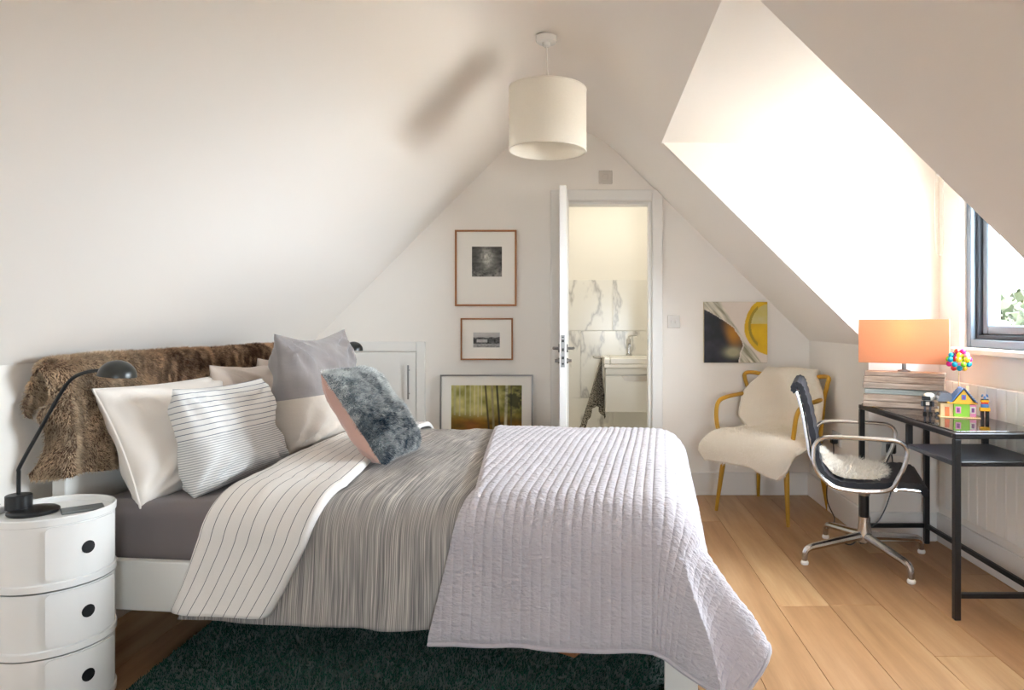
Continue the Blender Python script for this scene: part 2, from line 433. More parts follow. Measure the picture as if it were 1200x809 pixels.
# roof profile with a rounded ridge
def arc_pts():
    out = []
    a0 = Vector((-.56, ZL + (-.56 - XL))); a2 = Vector((.24, ZR + (XR - .24) * SR))
    for k in range(17):
        t = k / 16; out.append(a0 * (1 - t) ** 2 + Vector((-.16, 2.70)) * 2 * t * (1 - t) + a2 * t * t)
    return [Vector((XL, ZL))] + out + [Vector((DX, DZ))]
prof = arc_pts()
mb = MB()
P = np.array([[[p.x, y, p.y] for p in prof] for y in (YB - .1, 0, 1.5, D0, D1, YF + .05)])
mb.grid(P)
for (ya, yb) in ((YB - .1, D0), (D1, YF + .05)):
    mb.grid(np.array([[[DX, y, DZ], [XR, y, ZR]] for y in (ya, yb)]))
struct(mb.build('ceiling', M['ceiling'], smooth=25))
m = MB(); m.prism([(DX + .0003, DZ), (XW + .25, DZ), (XW + .25, DZ + .4), (DX - .3, DZ + .4)], D0 - .05, D1 + .05, lambda a, b, d: (a, d, b)); struct(m.build('ceiling_dormer', M['wall']))
# dormer cheeks: solid wedges between roof plane, dormer ceiling and window wall
for nm, ya, yb in (('wall_dormer_far', D1, D1 + .09), ('wall_dormer_near', D0 - .09, D0)):
    m = MB(); m.prism([(XR + .0005, 0), (XW + .2, 0), (XW + .2, DZ + .05), (DX + .05, DZ + .05), (DX + .004, DZ + .004), (XR + .0005, ZR + .006)], ya, yb, lambda a, b, d: (a, d, b))
    struct(m.build(nm, M['wall']))
WY0, WY1, WZ0, WZ1 = 2.03, 3.49, 1.05, 1.93   # window opening in the dormer
m = MB()
m.box((XW, D0, -.05), (XW + .2, D1, WZ0)); m.box((XW, D0, WZ1), (XW + .2, D1, DZ + .06)); m.box((XW, D0, WZ0), (XW + .2, WY0, WZ1)); m.box((XW, WY1, WZ0), (XW + .2, D1, WZ1))
struct(m.build('wall_right', M['wall']))
struct(MB().box((XR, D1 + .09, -.05), (XR + .12, YF + .05, ZR + .0)).build('wall_right_far', M['wall']))
struct(MB().box((XR, YB - .1, -.05), (XR + .12, D0 - .09, ZR)).build('wall_right_near', M['wall']))
struct(MB().box((XL - .12, YB - .1, -.05), (XL, YF + .1, ZL)).build('wall_left', M['wall']))
# far gable wall with the doorway
OX0, OX1, OZ = -.165, .445, 2.0
m = MB()
m.box((XL - .1, YF, -.05), (OX0, YF + .1, 2.9)); m.box((OX1, YF, -.05), (XR + .1, YF + .1, 2.9)); m.box((OX0, YF, OZ), (OX1, YF + .1, 2.9))
struct(m.build('wall_far', M['wall']))
# back gable wall; unseen window added, placed and sized for fill light
GX0, GX1, GZ0, GZ1 = .20, .80, .60, 1.45
m = MB()
m.box((XL - .1, YB - .1, -.05), (GX0, YB, 2.9)); m.box((GX1, YB - .1, -.05), (XR + .12, YB, 2.9)); m.box((GX0, YB - .1, GZ1), (GX1, YB, 2.9)); m.box((GX0, YB - .1, -.05), (GX1, YB, GZ0))
struct(m.build('wall_back', M['wall']))
wb = struct_empty('unseen_fill_window', (0, YB - .05, 0))
m = MB()
for a, b in (((GX0, -.04, GZ0), (GX0 + .05, .04, GZ1)), ((GX1 - .05, -.04, GZ0), (GX1, .04, GZ1)), ((GX0 + .05, -.04, GZ0), (GX1 - .05, .04, GZ0 + .05)), ((GX0 + .05, -.04, GZ1 - .05), (GX1 - .05, .04, GZ1)), ((.48, -.04, GZ0 + .05), (.52, .04, GZ1 - .05))): m.box(a, b, .004)
m.build('window_frame', M['frame_grey'], wb)
for a, b in ((GX0 + .05, .48), (.52, GX1 - .05)): MB().box((a, -.006, GZ0 + .05), (b, .006, GZ1 - .05)).build('pane', M['pane'], wb)

# floor: underlay plus boards
fl = struct(MB().box((XL - .1, YB - .1, -.08), (XW + .15, YF + .12, -.022)).build('floor', M['floor_base']))
BW = .217; x0b = .794 - 13 * BW
starts = {}
base_len = 2.15
plank_mesh = {}
for i in range(19):
    xa, xb = x0b + i * BW, x0b + (i + 1) * BW
    xa_, xb_ = max(xa, XL - .01), min(xb, XW + .02)
    if xb_ - xa_ < .03: continue
    off = {13: .70, 14: 2.86, 12: 1.9, 15: 2.42, 16: 1.35, 17: 3.2}.get(i, (i * 1.37) % base_len)
    off = off % base_len
    y = YB - base_len + off - (YB % base_len) + base_len * .0
    y = off - base_len * 2
    while y < YF + .1:
        ya, yb = max(y, YB), min(y + base_len, YF + .1)
        if yb - ya > .05:
            key = (round(xb_ - xa_, 4), round(yb - ya, 4))
            if key not in plank_mesh:
                o = MB().box((0, 0, -.02), (key[0] - .0016, key[1] - .0016, 0), .0012).build('floorboard', M['floor'], fl); plank_mesh[key] = o.data
            else:
                o = bpy.data.objects.new('floorboard', plank_mesh[key]); COL.objects.link(o); o.parent = fl
            o.location = (xa_ + .0008, ya + .0008, 0)
        y += base_len

# skirting boards
SK = .155
def skirt(name, lo, hi): return struct(MB().box(lo, hi, .004).build(name, M['trim']))
skirt('baseboard_far', (OX1 + .075, YF - .018, 0), (XR - .0005, YF - .0003, SK))
skirt('baseboard_far_left', (-1.09, YF - .018, 0), (OX0 - .078, YF - .0003, SK))
skirt('baseboard_right_far', (XR - .018, D1 + .0, 0), (XR - .0003, YF - .0185, SK))
skirt('baseboard_dormer_far', (XR, D1 - .018, 0), (XW - .0185, D1 - .0003, SK))
skirt('baseboard_right', (XW - .018, D0 + .001, 0), (XW - .0003, D1 - .0005, SK))
skirt('baseboard_left', (XL + .0003, YB, 0), (XL + .018, YF - .001, SK))
skirt('baseboard_right_near', (XR - .018, YB, 0), (XR - .0003, D0, SK))

# door lining + architrave
tr = struct_empty('trim_1', (0, YF, 0))
m = MB(); m.box((OX0 - .075, -.02, 0), (OX0 - .003, -.0005, OZ + .075), .004); m.build('architrave', M['trim'], tr)
m = MB(); m.box((OX1 + .003, -.02, 0), (OX1 + .074, -.0005, OZ + .075), .004); m.build('architrave', M['trim'], tr)
m = MB(); m.box((OX0 - .003, -.02, OZ + .003), (OX1 + .003, -.0005, OZ + .075), .004); m.build('architrave', M['trim'], tr)
m = MB(); m.box((OX0 + .0005, .0, 0), (OX0 + .022, .1, OZ - .001), .002); m.box((OX1 - .022, .0, 0), (OX1 - .0005, .1, OZ - .001), .002); m.box((OX0 + .022, 0, OZ - .022), (OX1 - .022, .1, OZ - .001), .002)
m.build('door_lining', M['trim'], tr)
MB().box((OX1 - .0235, .03, .985), (OX1 - .022, .055, 1.06), .0005).build('strike_plate', M['steel'], tr)
# open bathroom door, hinged on its left, standing at a right angle to the wall
dr = struct_empty('door_1', (-.138, YF - .024, 0))
DLW = .60
MB().box((-.02, -DLW, .008), (.02, 0, 1.985), .002).build('door_leaf', M['trim'], dr)
MB().box((-.011, -DLW - .0015, .91), (.011, -DLW + .001, 1.10), .0008).build('lock_plate', M['steel'], dr)
for z, hh, w in ((1.065, .014, .007), (1.013, .018, .006), (.965, .016, .007), (.93, .01, .006), (1.088, .006, .006)):
    MB().box((-w, -DLW - .0024, z - hh / 2), (w, -DLW - .0012, z + hh / 2), .0004).build('lock_slot', M['black'], dr)
for s in (-1, 1):
    m = MB(); Mx = Matrix.Rotation(R(90), 3, 'Y')
    m.lathe([(.025, 0), (.025, .008), (.012, .009)], 20, (s * .02, -DLW + .06, 1.02), Mx if s > 0 else Matrix.Rotation(R(-90), 3, 'Y'))
    h = m.build('handle_rose', M['steel'], dr)
    MB().tube(catmull([(s * .021, -DLW + .06, 1.02), (s * .05, -DLW + .06, 1.02), (s * .058, -DLW + .066, 1.02), (s * .06, -DLW + .16, 1.018)], 5), .0085, 10).build('lever', M['steel'], h)
    m = MB(); m.lathe([(.017, 0), (.017, .010), (.009, .012), (.009, .03)], 18, (s * .02, -DLW + .06, .945), Mx if s > 0 else Matrix.Rotation(R(-90), 3, 'Y'))
    m.build('thumb_turn', M['steel'], dr)
for z in (.25, 1.05, 1.72): MB().tube([(-.026, .0, z - .045), (-.026, .0, z + .045)], .006, 10).build('hinge', M['steel'], dr)

# bathroom behind the door
BX0, BX1, BY1, BZ = -.75, 1.15, 6.02, 2.45
bw = struct(MB().box((BX0, BY1, -.02), (BX1, BY1 + .1, BZ)).build('wall_bathroom_far', M['bath_wall']))
struct(MB().box((BX0 - .1, YF + .1, -.02), (BX0, BY1 + .1, BZ)).build('wall_bathroom_left', M['bath_wall']))
struct(MB().box((BX1, YF + .1, -.02), (BX1 + .1, BY1 + .1, BZ)).build('wall_bathroom_right', M['bath_wall']))
struct(MB().box((BX0 - .1, YF + .1, BZ), (BX1 + .1, BY1 + .1, BZ + .1)).build('ceiling_bathroom', M['bath_wall']))
struct(MB().box((BX0 - .1, YF + .1, -.08), (BX1 + .1, BY1 + .1, -.001)).build('floor_bathroom', M['marble']))
TZ = [.34 - .6 * 1, .34, .95 - .01, 1.12 - .0 + .0]
rows = [(-.0, .51), (.51, 1.10), (1.10, 1.545)]
tmesh = {}
for r_, (za, zb) in enumerate(rows):
    x = BX0 - (.0 if r_ % 2 else .3) + .0
    x = .231 - .6 * 2 if r_ != 1 else -.05 - .6 * 2
    while x < BX1:
        xa, xb = max(x, BX0), min(x + .6, BX1)
        if xb - xa > .03:
            key = (round(xb - xa, 3), round(zb - za, 3))
            if key not in tmesh:
                o = MB().box((0, -.010, 0), (key[0] - .003, -.0003, key[1] - .003), .001).build('wall_tile', M['marble'], bw); tmesh[key] = o.data
            else: o = bpy.data.objects.new('wall_tile', tmesh[key]); COL.objects.link(o); o.parent = bw
            o.location = (xa + .0015, BY1, za + .0015)
        x += .6

# window in the dormer
w1 = struct_empty('window_1', (XW, 0, 0))
def ring(m, xa, xb, y0, y1, z0, z1, w, bev=.004):
    m.box((xa, y0, z0), (xb, y0 + w, z1), bev); m.box((xa, y1 - w, z0), (xb, y1, z1), bev)
    m.box((xa, y0 + w, z0), (xb, y1 - w, z0 + w), bev); m.box((xa, y0 + w, z1 - w), (xb, y1 - w, z1), bev)
m = MB(); ring(m, .03, .12, WY0 + .001, WY1 - .001, WZ0 + .001, WZ1 - .001, .04); m.build('window_frame', M['frame_grey'], w1)
m = MB(); ring(m, .055, .125, WY0 + .042, WY1 - .042, WZ0 + .042, WZ1 - .042, .022); m.build('window_groove_ring', plain('dark_groove_strip', srgb(48, 56, 66), .6), w1)  # dark ring filling the groove between frame and sash
m = MB(); ring(m, .075, .14, WY0 + .065, WY1 - .065, WZ0 + .065, WZ1 - .065, .045, .006); sash = m.build('window_sash', M['frame_grey'], w1)
MB().box((.105, WY0 + .11, WZ0 + .11), (.111, WY1 - .11, WZ1 - .11)).build('pane', M['pane'], sash)
MB().box((-.045, WY0 - .05, WZ0 - .032), (.03, WY1 + .06, WZ0 - .0005), .006).build('window_sill', M['trim'], w1)

# eaves cupboard door on the far wall
cb = struct_empty('door_2', (0, YF, 0))
CX0, CX1, CZ = -1.78, -1.155, .975
m = MB(); m.box((CX0 + .0, -.02, 0), (CX0 + .06, -.0005, CZ + .068), .003); m.box((CX1 + .002, -.02, 0), (CX1 + .06, -.0005, CZ + .068), .003); m.box((CX0 + .06, -.02, CZ + .002), (CX1 + .002, -.0005, CZ + .068), .003)
m.build('door_casing', M['trim'], cb)
MB().box((CX0 + .064, -.014, .01), (CX1 - .002, -.0006, CZ - .003), .002).build('door_panel', M['trim'], cb)
m = MB(); hx = -1.203
m.tube([(hx, -.042, .655), (hx, -.042, .885)], .006, 10); m.tube([(hx, -.013, .69), (hx, -.042, .69)], .005, 8); m.tube([(hx, -.013, .85), (hx, -.042, .85)], .005, 8)
m.build('handle', M['steel'], cb)

# outdoors: ground far below, colour chosen pale to bounce light indoors
struct(MB().box((-14, -30, -3.1), (40, 40, -3.0)).build('ground', M['ground']))

# ------------------------------------------------------------------ fur strands
def tri_surface(o, local=True):
    me = o.data; me.calc_loop_triangles()
    V = np.zeros(len(me.vertices) * 3); me.vertices.foreach_get('co', V); V = V.reshape(-1, 3)
    N = np.zeros(len(me.vertices) * 3); me.vertices.foreach_get('normal', N); N = N.reshape(-1, 3)
    T = np.zeros(len(me.loop_triangles) * 3, int); me.loop_triangles.foreach_get('vertices', T); return V, N, T.reshape(-1, 3)
def fur(o, name, count, length, width, colfn, comb=(0, 0, -1), combw=.5, rnd=.35, mask=None, mat=None, flip=False):
    V, N, T = tri_surface(o)
    if flip: N = -N; V = V + N * .008
    a, b, c = V[T[:, 0]], V[T[:, 1]], V[T[:, 2]]
    area = np.linalg.norm(np.cross(b - a, c - a), axis=1)
    if mask is not None: area = area * mask((a + b + c) / 3, (N[T[:, 0]] + N[T[:, 1]] + N[T[:, 2]]) / 3)
    idx = RNG.choice(len(T), count, p=area / area.sum())
    r1, r2 = np.sqrt(RNG.random(count)), RNG.random(count)
    w0, w1_, w2 = (1 - r1)[:, None], (r1 * (1 - r2))[:, None], (r1 * r2)[:, None]
    p = w0 * a[idx] + w1_ * b[idx] + w2 * c[idx]
    n = w0 * N[T[idx, 0]] + w1_ * N[T[idx, 1]] + w2 * N[T[idx, 2]]
    n /= np.linalg.norm(n, axis=1)[:, None] + 1e-9
    clump = np.stack([fbm(p[:, 0] * 28, p[:, 1] * 28, p[:, 2] * 28, s, 2) for s in (11, 23, 35)], 1)
    d = n + np.asarray(comb) * combw + clump * rnd * 1.6 + RNG.normal(0, rnd * .5, (count, 3))
    d /= np.linalg.norm(d, axis=1)[:, None]
    dn = (d * n).sum(1); d += n * np.clip(.15 - dn, 0, 1)[:, None]
    d /= np.linalg.norm(d, axis=1)[:, None]
    L = length * (.6 + .8 * RNG.random(count))[:, None]
    side = np.cross(d, RNG.normal(0, 1, (count, 3))); side /= np.linalg.norm(side, axis=1)[:, None] + 1e-9
    droop = np.asarray(comb) * .35
    mid = p + d * L * .55; d2 = d + droop; d2 /= np.linalg.norm(d2, axis=1)[:, None]; tip = mid + d2 * L * .45
    W = width / 2
    vv = np.stack([p - side * W, p + side * W, mid + side * W * .8, mid - side * W * .8, tip], 1).reshape(-1, 3)
    col = colfn(p, RNG.random(count), L[:, 0] / length)
    me = bpy.data.meshes.new(name)
    k = np.arange(count)[:, None] * 5
    loops = np.concatenate([k + 0, k + 1, k + 2, k + 3, k + 3, k + 2, k + 4], 1).ravel()
    me.vertices.add(count * 5); me.vertices.foreach_set('co', vv.ravel())
    me.loops.add(len(loops)); me.loops.foreach_set('vertex_index', loops.astype(np.int32))
    me.polygons.add(count * 2)
    st = (np.arange(count)[:, None] * 7 + np.array([0, 4])).ravel().astype(np.int32)
    me.polygons.foreach_set('loop_start', st); me.update(calc_edges=True); me.validate()
    ca = me.color_attributes.new('Col', 'FLOAT_COLOR', 'POINT'); cc = np.ones((count, 5, 4)); cc[:, :, :3] = col[:, None, :]
    ca.data.foreach_set('color', cc.ravel())
    me.polygons.foreach_set('use_smooth', [True] * len(me.polygons))
    me.materials.append(mat or M['fur'])
    f = bpy.data.objects.new(name, me); COL.objects.link(f); f.parent = o if o.parent is None or True else None
    f['kind'] = 'stuff'; return f

def lerpc(a, b, t): return np.asarray(a)[None] * (1 - t)[:, None] + np.asarray(b)[None] * t[:, None]

# ------------------------------------------------------------------ bed
ANG = R(-6.3)
BO = Vector((-1.800, 2.313, 0))
BU = Vector((math.cos(ANG), math.sin(ANG), 0)); BV = Vector((-math.sin(ANG), math.cos(ANG), 0))
BL, BWD = 2.15, 1.52
def bw_(u, v, z): return BO + BU * u + BV * v + Vector((0, 0, z))
bed = thing('bed_frame', 'white wooden double bed frame with a panel headboard', 'bed', BO, ANG)
for v0 in (0, BWD - .03): MB().box((.05, v0, .22), (BL - .035, v0 + .03, .385), .003).build('side_rail', M['white'], bed)
MB().box((BL - .035, 0, .22), (BL, BWD, .385), .003).build('foot_rail', M['white'], bed)
for v0 in (0.0, BWD - .08): MB().box((0, v0, 0), (.05, v0 + .08, 1.02), .003).build('headboard_post', M['white'], bed)
MB().box((.01, .08, .3), (.04, BWD - .08, .98), .003).build('headboard_panel', M['white'], bed)
MB().box((-.002, .0, .98), (.052, BWD, 1.025), .004).build('headboard_cap', M['white'], bed)
for v0 in (.0, BWD - .1): MB().box((BL - .1, v0 + (.031 if v0 == 0 else -.031), 0), (BL - .036, v0 + .1 + (.031 if v0 == 0 else -.031), .219), .003).build('leg', M['white'], bed)
for v0 in (-.001, BWD - .039): MB().box((BL - .1, v0 , 0), (BL + .001, v0 + .04, .219), .003).build('leg', M['white'], bed)
MB().box((.06, BWD / 2 - .03, .2), (BL - .04, BWD / 2 + .03, .26), .003).build('centre_beam', M['white'], bed)
for k in range(12):
    u = .12 + k * .165
    MB().box((u, .032, .30), (u + .07, BWD - .032, .318), .003).build('slat', M['box_wood'], bed)

# mattress with its grey sheet: rounded box
def rounded_slab(u0, u1, v0, v1, z0, z1, r, n=6, puff=.0):
    m = MB(); prof_ = []
    for k in range(n + 1):
        a = R(-90) + R(90) * k / n; prof_.append((r * math.cos(a) - r, z0 + r + r * math.sin(a)))
    for k in range(n + 1):
        a = R(90) * k / n; prof_.append((r * math.cos(a) - r, z1 - r + r * math.sin(a)))
    rows_ = []
    for (ins, z) in prof_:
        row = []
        for (cx, cy, a0) in ((u1, v1, 0), (u0, v1, 90), (u0, v0, 180), (u1, v0, 270)):
            R_ = .07
            cxx = cx - math.copysign(R_, cx - (u0 + u1) / 2); cyy = cy - math.copysign(R_, cy - (v0 + v1) / 2)
            for q in range(7):
                a = R(a0 + 15 * q); rr = R_ + ins
                row.append((cxx + rr * math.cos(a), cyy + rr * math.sin(a), z))
        rows_.append(row)
    P = np.array(rows_); m.grid(P, wv=True); nn = P.shape[1]; o = len(P) - 1
    m.f.append(tuple(range(nn))[::-1]); m.f.append(tuple(o * nn + i for i in range(nn)))
    return m
mt = rounded_slab(.07, BL - .06, .045, BWD - .045, .319, .565, .05).build('mattress', M['mattress'])
mt.location = BO; mt.rotation_euler = (0, 0, ANG)
tag(mt, 'mattress under a fitted dark grey cotton sheet on the white bed frame', 'mattress')

# draped layers (bed-local coordinates, then moved by the object transform)
U0, U1, V0, V1 = .12, BL - .135, .115, BWD - .115
def top_z(p, q):
    c = np.sin(np.pi * np.clip((q - V0) / (V1 - V0), 0, 1)) ** .7
    head = 1 - sstep(1.0, 1.9, p)
    return .598 + .035 * c * (.35 + .65 * head) + .010 * fbm(p * 3.1, q * 3.1, 0, 3, 2)
def drape(p, q, off, r=.118, flare=.10, fold=None, corner=None):
    cu = np.clip(p, -9, U1); cv = np.clip(q, V0, V1)
    du, dv = p - cu, q - cv; d = np.hypot(du, dv) + 1e-9
    nx, ny = du / d, dv / d
    inside = d < 1e-6
    th = np.clip(d / r, 0, np.pi / 2)
    hang = np.maximum(d - r * np.pi / 2, 0)
    fl = flare
    if corner is not None:
        phi = np.arctan2(np.abs(du), np.abs(dv))        # 0 = side, pi/2 = foot
        fl = flare + corner(phi, du, dv)
    if fold is not None: fl = fl + fold(p, q, hang)
    fl = np.clip(fl, -.05, .8)
    out = r * np.sin(th) + fl * hang + off * np.sin(th)
    drop = r * (1 - np.cos(th)) + hang * np.sqrt(1 - fl ** 2)
    z = top_z(cu, cv) + off * np.cos(th) - drop
    nx = np.where(inside, 0, nx); ny = np.where(inside, 0, ny)
    x = cu + nx * out; y = cv + ny * out
    N = np.stack([nx * np.sin(th), ny * np.sin(th), np.cos(th)], -1)
    return np.stack([x, y, z], -1), N

def cloth(name, P, uv, mat, label, cat, thick=.008, wrap=False):
    m = MB(); m.grid(P)
    o = m.build(name, mat, None, smooth=80, uv=uv.reshape(-1, 2), recalc=False)
    o.location = BO; o.rotation_euler = (0, 0, ANG)
    so = o.modifiers.new('thickness', 'SOLIDIFY'); so.thickness = thick; so.offset = -1; so.use_rim = True
    # faces must point up
    n = o.data.polygons[len(o.data.polygons) // 2].normal
    if n.z < 0: o.data.flip_normals()
    return tag(o, label, cat)

def side_fold(amp, k, seed):
    return lambda p, q, h: amp * (1.3 + np.sin(p * k + 1.5 * fbm(p * 2, q * 0, seed)) + .5 * np.sin(p * k * 2.3 + seed)) * np.clip(h / .25, 0, 1)

# grey streaked duvet
ns, nt = 150, 190
S = np.linspace(0, 1, ns)[:, None] * np.ones((1, nt)); Tq = np.linspace(0, 1, nt)[None, :] * np.ones((ns, 1))
q = -.335 + Tq * (BWD + .30 + .335)
hang_n = np.clip((V0 - q) / .45, 0, 1)
p0 = .62 - .13 * hang_n; p = p0 + S * (1.98 - p0)
wr = .009 * fbm(p * 6 + q * 2, q * 4.5, 0, 5, 3) + .005 * fbm(p * 16, q * 9 + p * 6, 0, 9, 2)
wr = wr * (1 - .75 * sstep(1.3, 1.45, p))
und = sstep(1.15, 1.35, p)
Pd, Nd = drape(p, q, .012 - .006 * und, flare=.08 * (1 - und) + .01 * und, fold=lambda p_, q_, h_: side_fold(.03, 11, 2)(p_, q_, h_) * (1 - und))
Pd = Pd + Nd * wr[..., None]
# the sloping near hem
cloth('duvet', Pd, np.stack([p, q], -1), M['duvet'], 'grey streaked linen duvet spread across the middle of the bed', 'duvet', .012)

# turned-back white pinstriped band of the duvet
ns, nt = 70, 190
S = np.linspace(0, 1, ns)[:, None] * np.ones((1, nt)); Tq = np.linspace(0, 1, nt)[None, :] * np.ones((ns, 1))
q = -.300 + Tq * (BWD + .25 + .300)
hang_n = np.clip((V0 - q) / .42, 0, 1)
e0 = .585 - .13 * hang_n ** 1.2
e1 = .985 - .17 * np.clip((q - V0) / (V1 - V0), 0, 1) - .17 * hang_n ** 1.3
p = e0 + S * (e1 - e0)
bulge = np.sqrt(np.clip(1 - (1 - np.clip(S / .16, 0, 1)) ** 2, 0, 1))
tailb = np.sqrt(np.clip(1 - (1 - np.clip((1 - S) / .06, 0, 1)) ** 2, 0, 1))
off = -.035 + .072 * bulge - .022 * (1 - tailb)
Pf, Nf = drape(p, q, .012, flare=.10, fold=side_fold(.05, 13, 4))
Pf = Pf + Nf * (off + .007 * fbm(p * 7, q * 5, 0, 15, 3) + .004 * fbm(p * 20, q * 9, 0, 19, 2))[..., None]
cloth('turned_back_duvet_edge', Pf, np.stack([.60 + S * .42, q], -1), M['fold'], 'white cotton duvet underside with dark pinstripes, folded back below the pillows', 'duvet', .012)

# quilted bedspread over the foot of the bed
pitch = .0305
ns, nt = 500, 460
S = np.linspace(0, 1, ns)[:, None] * np.ones((1, nt)); Tq = np.linspace(0, 1, nt)[None, :] * np.ones((ns, 1))
q = -.355 + Tq * (BWD + .25 + .355)
hang_n = np.clip((V0 - q) / .45, 0, 1)
e0 = 1.43 - .25 * np.clip((q - V0) / (V1 - V0), 0, 1) - .10 * hang_n
e1 = U1 + .50
p = e0 + S * (e1 - e0)
def corner_fl(phi, du, dv):
    near = (dv < 0) & (du > 0)
    a = np.where(near, .30 * np.exp(-np.abs(phi - .60) / .15) + .42 * np.exp(-((phi - 1.22) / .28) ** 2) + .06 * np.sin(2 * phi) - .05 * np.exp(-((phi - .2) / .15) ** 2), .0)
    foot = np.clip(phi / (np.pi / 2), 0, 1)
    return a + .14 * foot * (du > 0)
Pq, Nq = drape(p, q, .030, flare=.06, fold=side_fold(.028, 15, 6), corner=corner_fl)
rib = np.abs(np.sin(np.pi * p / pitch)) ** .30
puck = .0024 * rib * fbm(p * 48 + q * 20, q * 95, 0, 41, 2) + .0022 * np.sin(q * 190 + 3 * fbm(p * 33, q * 5, 0, 50, 2)) * rib * fbm(p * 20, q * 20, 0, 44, 1)
ex = np.minimum(np.minimum(S, 1 - S) * (e1 - e0), np.minimum(Tq, 1 - Tq) * 2.1)
Pq = Pq + Nq * (.0075 * rib * sstep(.0, .02, ex) + puck + .004 * fbm(p * 6, q * 6, 0, 46, 2))[..., None]
qo = cloth('quilted_bedspread', Pq, np.stack([p, q], -1), M['quilt'], 'pale lavender grey channel-quilted bedspread hanging over the foot of the bed', 'bedspread', .009)
# bound edge
edge = [Pq[i, 0] for i in range(0, ns, 3)] + [Pq[-1, j] for j in range(0, nt, 3)]
MB().tube([Vector(e) - Vector((0, 0, .003)) for e in edge], .0065, 6).build('binding', M['quilt'], qo, uv=np.zeros((len(edge) * 6, 2)))

# ------------------------------------------------------------------ pillows
def frame_mat(center, wdir, hdir):
    w = Vector(wdir).normalized(); h = Vector(hdir); h = (h - w * h.dot(w)).normalized(); n = w.cross(h)
    return Matrix(((w.x, n.x * -1, h.x, center[0]), (w.y, n.y * -1, h.y, center[1]), (w.z, n.z * -1, h.z, center[2]), (0, 0, 0, 1)))
def bdir(u, v, z): return BU * u + BV * v + Vector((0, 0, z))
def pillow_grid(w, h, T, seed, pinch=.07, sag=.2, n=44, wrinkle=.006, pw=4, slump=0.0):
    g = np.linspace(-1, 1, n); g = np.sign(g) * (1 - (1 - np.abs(g)) ** 1.25)
    x, y = np.meshgrid(g, g, indexing='ij')
    t = ((1 - np.abs(x) ** pw) * (1 - np.abs(y) ** pw)) ** .55
    t = t * (1 - sag * y) * T
    X = w / 2 * x * (1 - pinch * (1 - y ** 2) * np.abs(x)); Z = h / 2 * y * (1 - pinch * (1 - x ** 2) * np.abs(y))
    Z = Z - slump * h * np.clip(y, 0, 1) ** 2 * (np.cos(x * 2.6) * .5 + .5) + .25 * slump * h * x * np.clip(y, 0, 1)
    sides = []
    for s in (1, -1):
        wr = wrinkle * (1.3 * fbm(x * 2.2 + y, y * 2.4 - x, 0, seed + s, 3) + .7 * fbm(x * 6 + 2 * y, y * 3, 0, seed + 5 + s, 2))
        for cx_ in (-1, 1):
            for cy_ in (-1, 1):
                ang = np.arctan2(y - cy_, x - cx_); rd_ = np.hypot(x - cx_, y - cy_)
                wr = wr + wrinkle * .9 * np.sin(ang * 13 + seed * (1.3 + cx_ * .3 + cy_ * .7) + 2 * rd_) * np.exp(-((rd_ - .45) / .35) ** 2)
        wr = wr * np.clip(t / T * 2, 0, 1)
        sides.append(np.stack([X, s * -1 * (t / 2 + wr), Z], -1))
    uv = np.stack([(x + 1) / 2, (y + 1) / 2], -1)
    return sides, uv      # sides[0] faces -y (front), sides[1] faces +y (back)
def pillow(name, w, h, T, center, wdir, hdir, mat, label, seed, cat='pillow', backmat=None, piping=None, pr=.004, **kw):
    (A, B), uv = pillow_grid(w, h, T, seed, **kw)
    Mx = frame_mat(center, wdir, hdir)
    n = A.shape[0]
    if backmat is None:
        m = MB(); m.grid(A); m.grid(B)
        UV = np.concatenate([uv.reshape(-1, 2)] * 2)
        o = m.build(name, mat, None, smooth=70, uv=UV)
        # weld rims
        import bmesh
        bm = bmesh.new(); bm.from_mesh(o.data); bmesh.ops.remove_doubles(bm, verts=bm.verts, dist=.0004); bmesh.ops.recalc_face_normals(bm, faces=bm.faces); bm.to_mesh(o.data); bm.free()
        o.matrix_world = Mx; tag(o, label, cat); root = o; front = o
    else:
        root = thing(name, label, cat); root.matrix_world = Mx
        m = MB(); m.grid(A); front = m.build('cushion_front', mat, root, smooth=70, uv=uv.reshape(-1, 2), recalc=False)
        if front.data.polygons[len(front.data.polygons) // 2].normal.y > 0: front.data.flip_normals()
        m = MB(); m.grid(B); bk = m.build('cushion_back', backmat, root, smooth=70, uv=uv.reshape(-1, 2), recalc=False)
        if bk.data.polygons[len(bk.data.polygons) // 2].normal.y < 0: bk.data.flip_normals()
    if piping:
        e = [A[i, 0] for i in range(n)] + [A[-1, j] for j in range(1, n)] + [A[i, -1] for i in range(n - 2, -1, -1)] + [A[0, j] for j in range(n - 2, 0, -1)]
        MB().tube(e, pr, 6, closed=True).build('piping', piping, root)
    return root, front

pillow('pillow', .74, .44, .19, bw_(.19, .425, .745), bdir(0, 1, 0), bdir(-.44, 0, 1), M['cream_fabric'], 'plain white cotton pillow with a piped edge beside the black lamp', 21, piping=M['cream_fabric'], wrinkle=.011, pinch=.06)
pillow('pillow', .60, .47, .17, bw_(.19, .93, .775), bdir(0, 1, 0), bdir(-.3, 0, 1), M['beige_fabric'], 'beige pillow showing its top edge behind the striped pillow', 22, wrinkle=.011, slump=.04)
pillow('pillow', .50, .47, .16, bw_(.18, 1.23, .785), bdir(0, 1, 0), bdir(-.25, 0, 1), M['beige_fabric'], 'beige pillow against the headboard behind the large grey pillow', 23, wrinkle=.011, slump=.05)
pillow('pillow', .50, .39, .19, bw_(.395, .375, .752), bdir(.05, 1, .0), bdir(-.22, .03, 1), M['ticking'], 'white pillow with thin blue grey stripes, denser towards its bottom', 24, wrinkle=.013, pinch=.06)
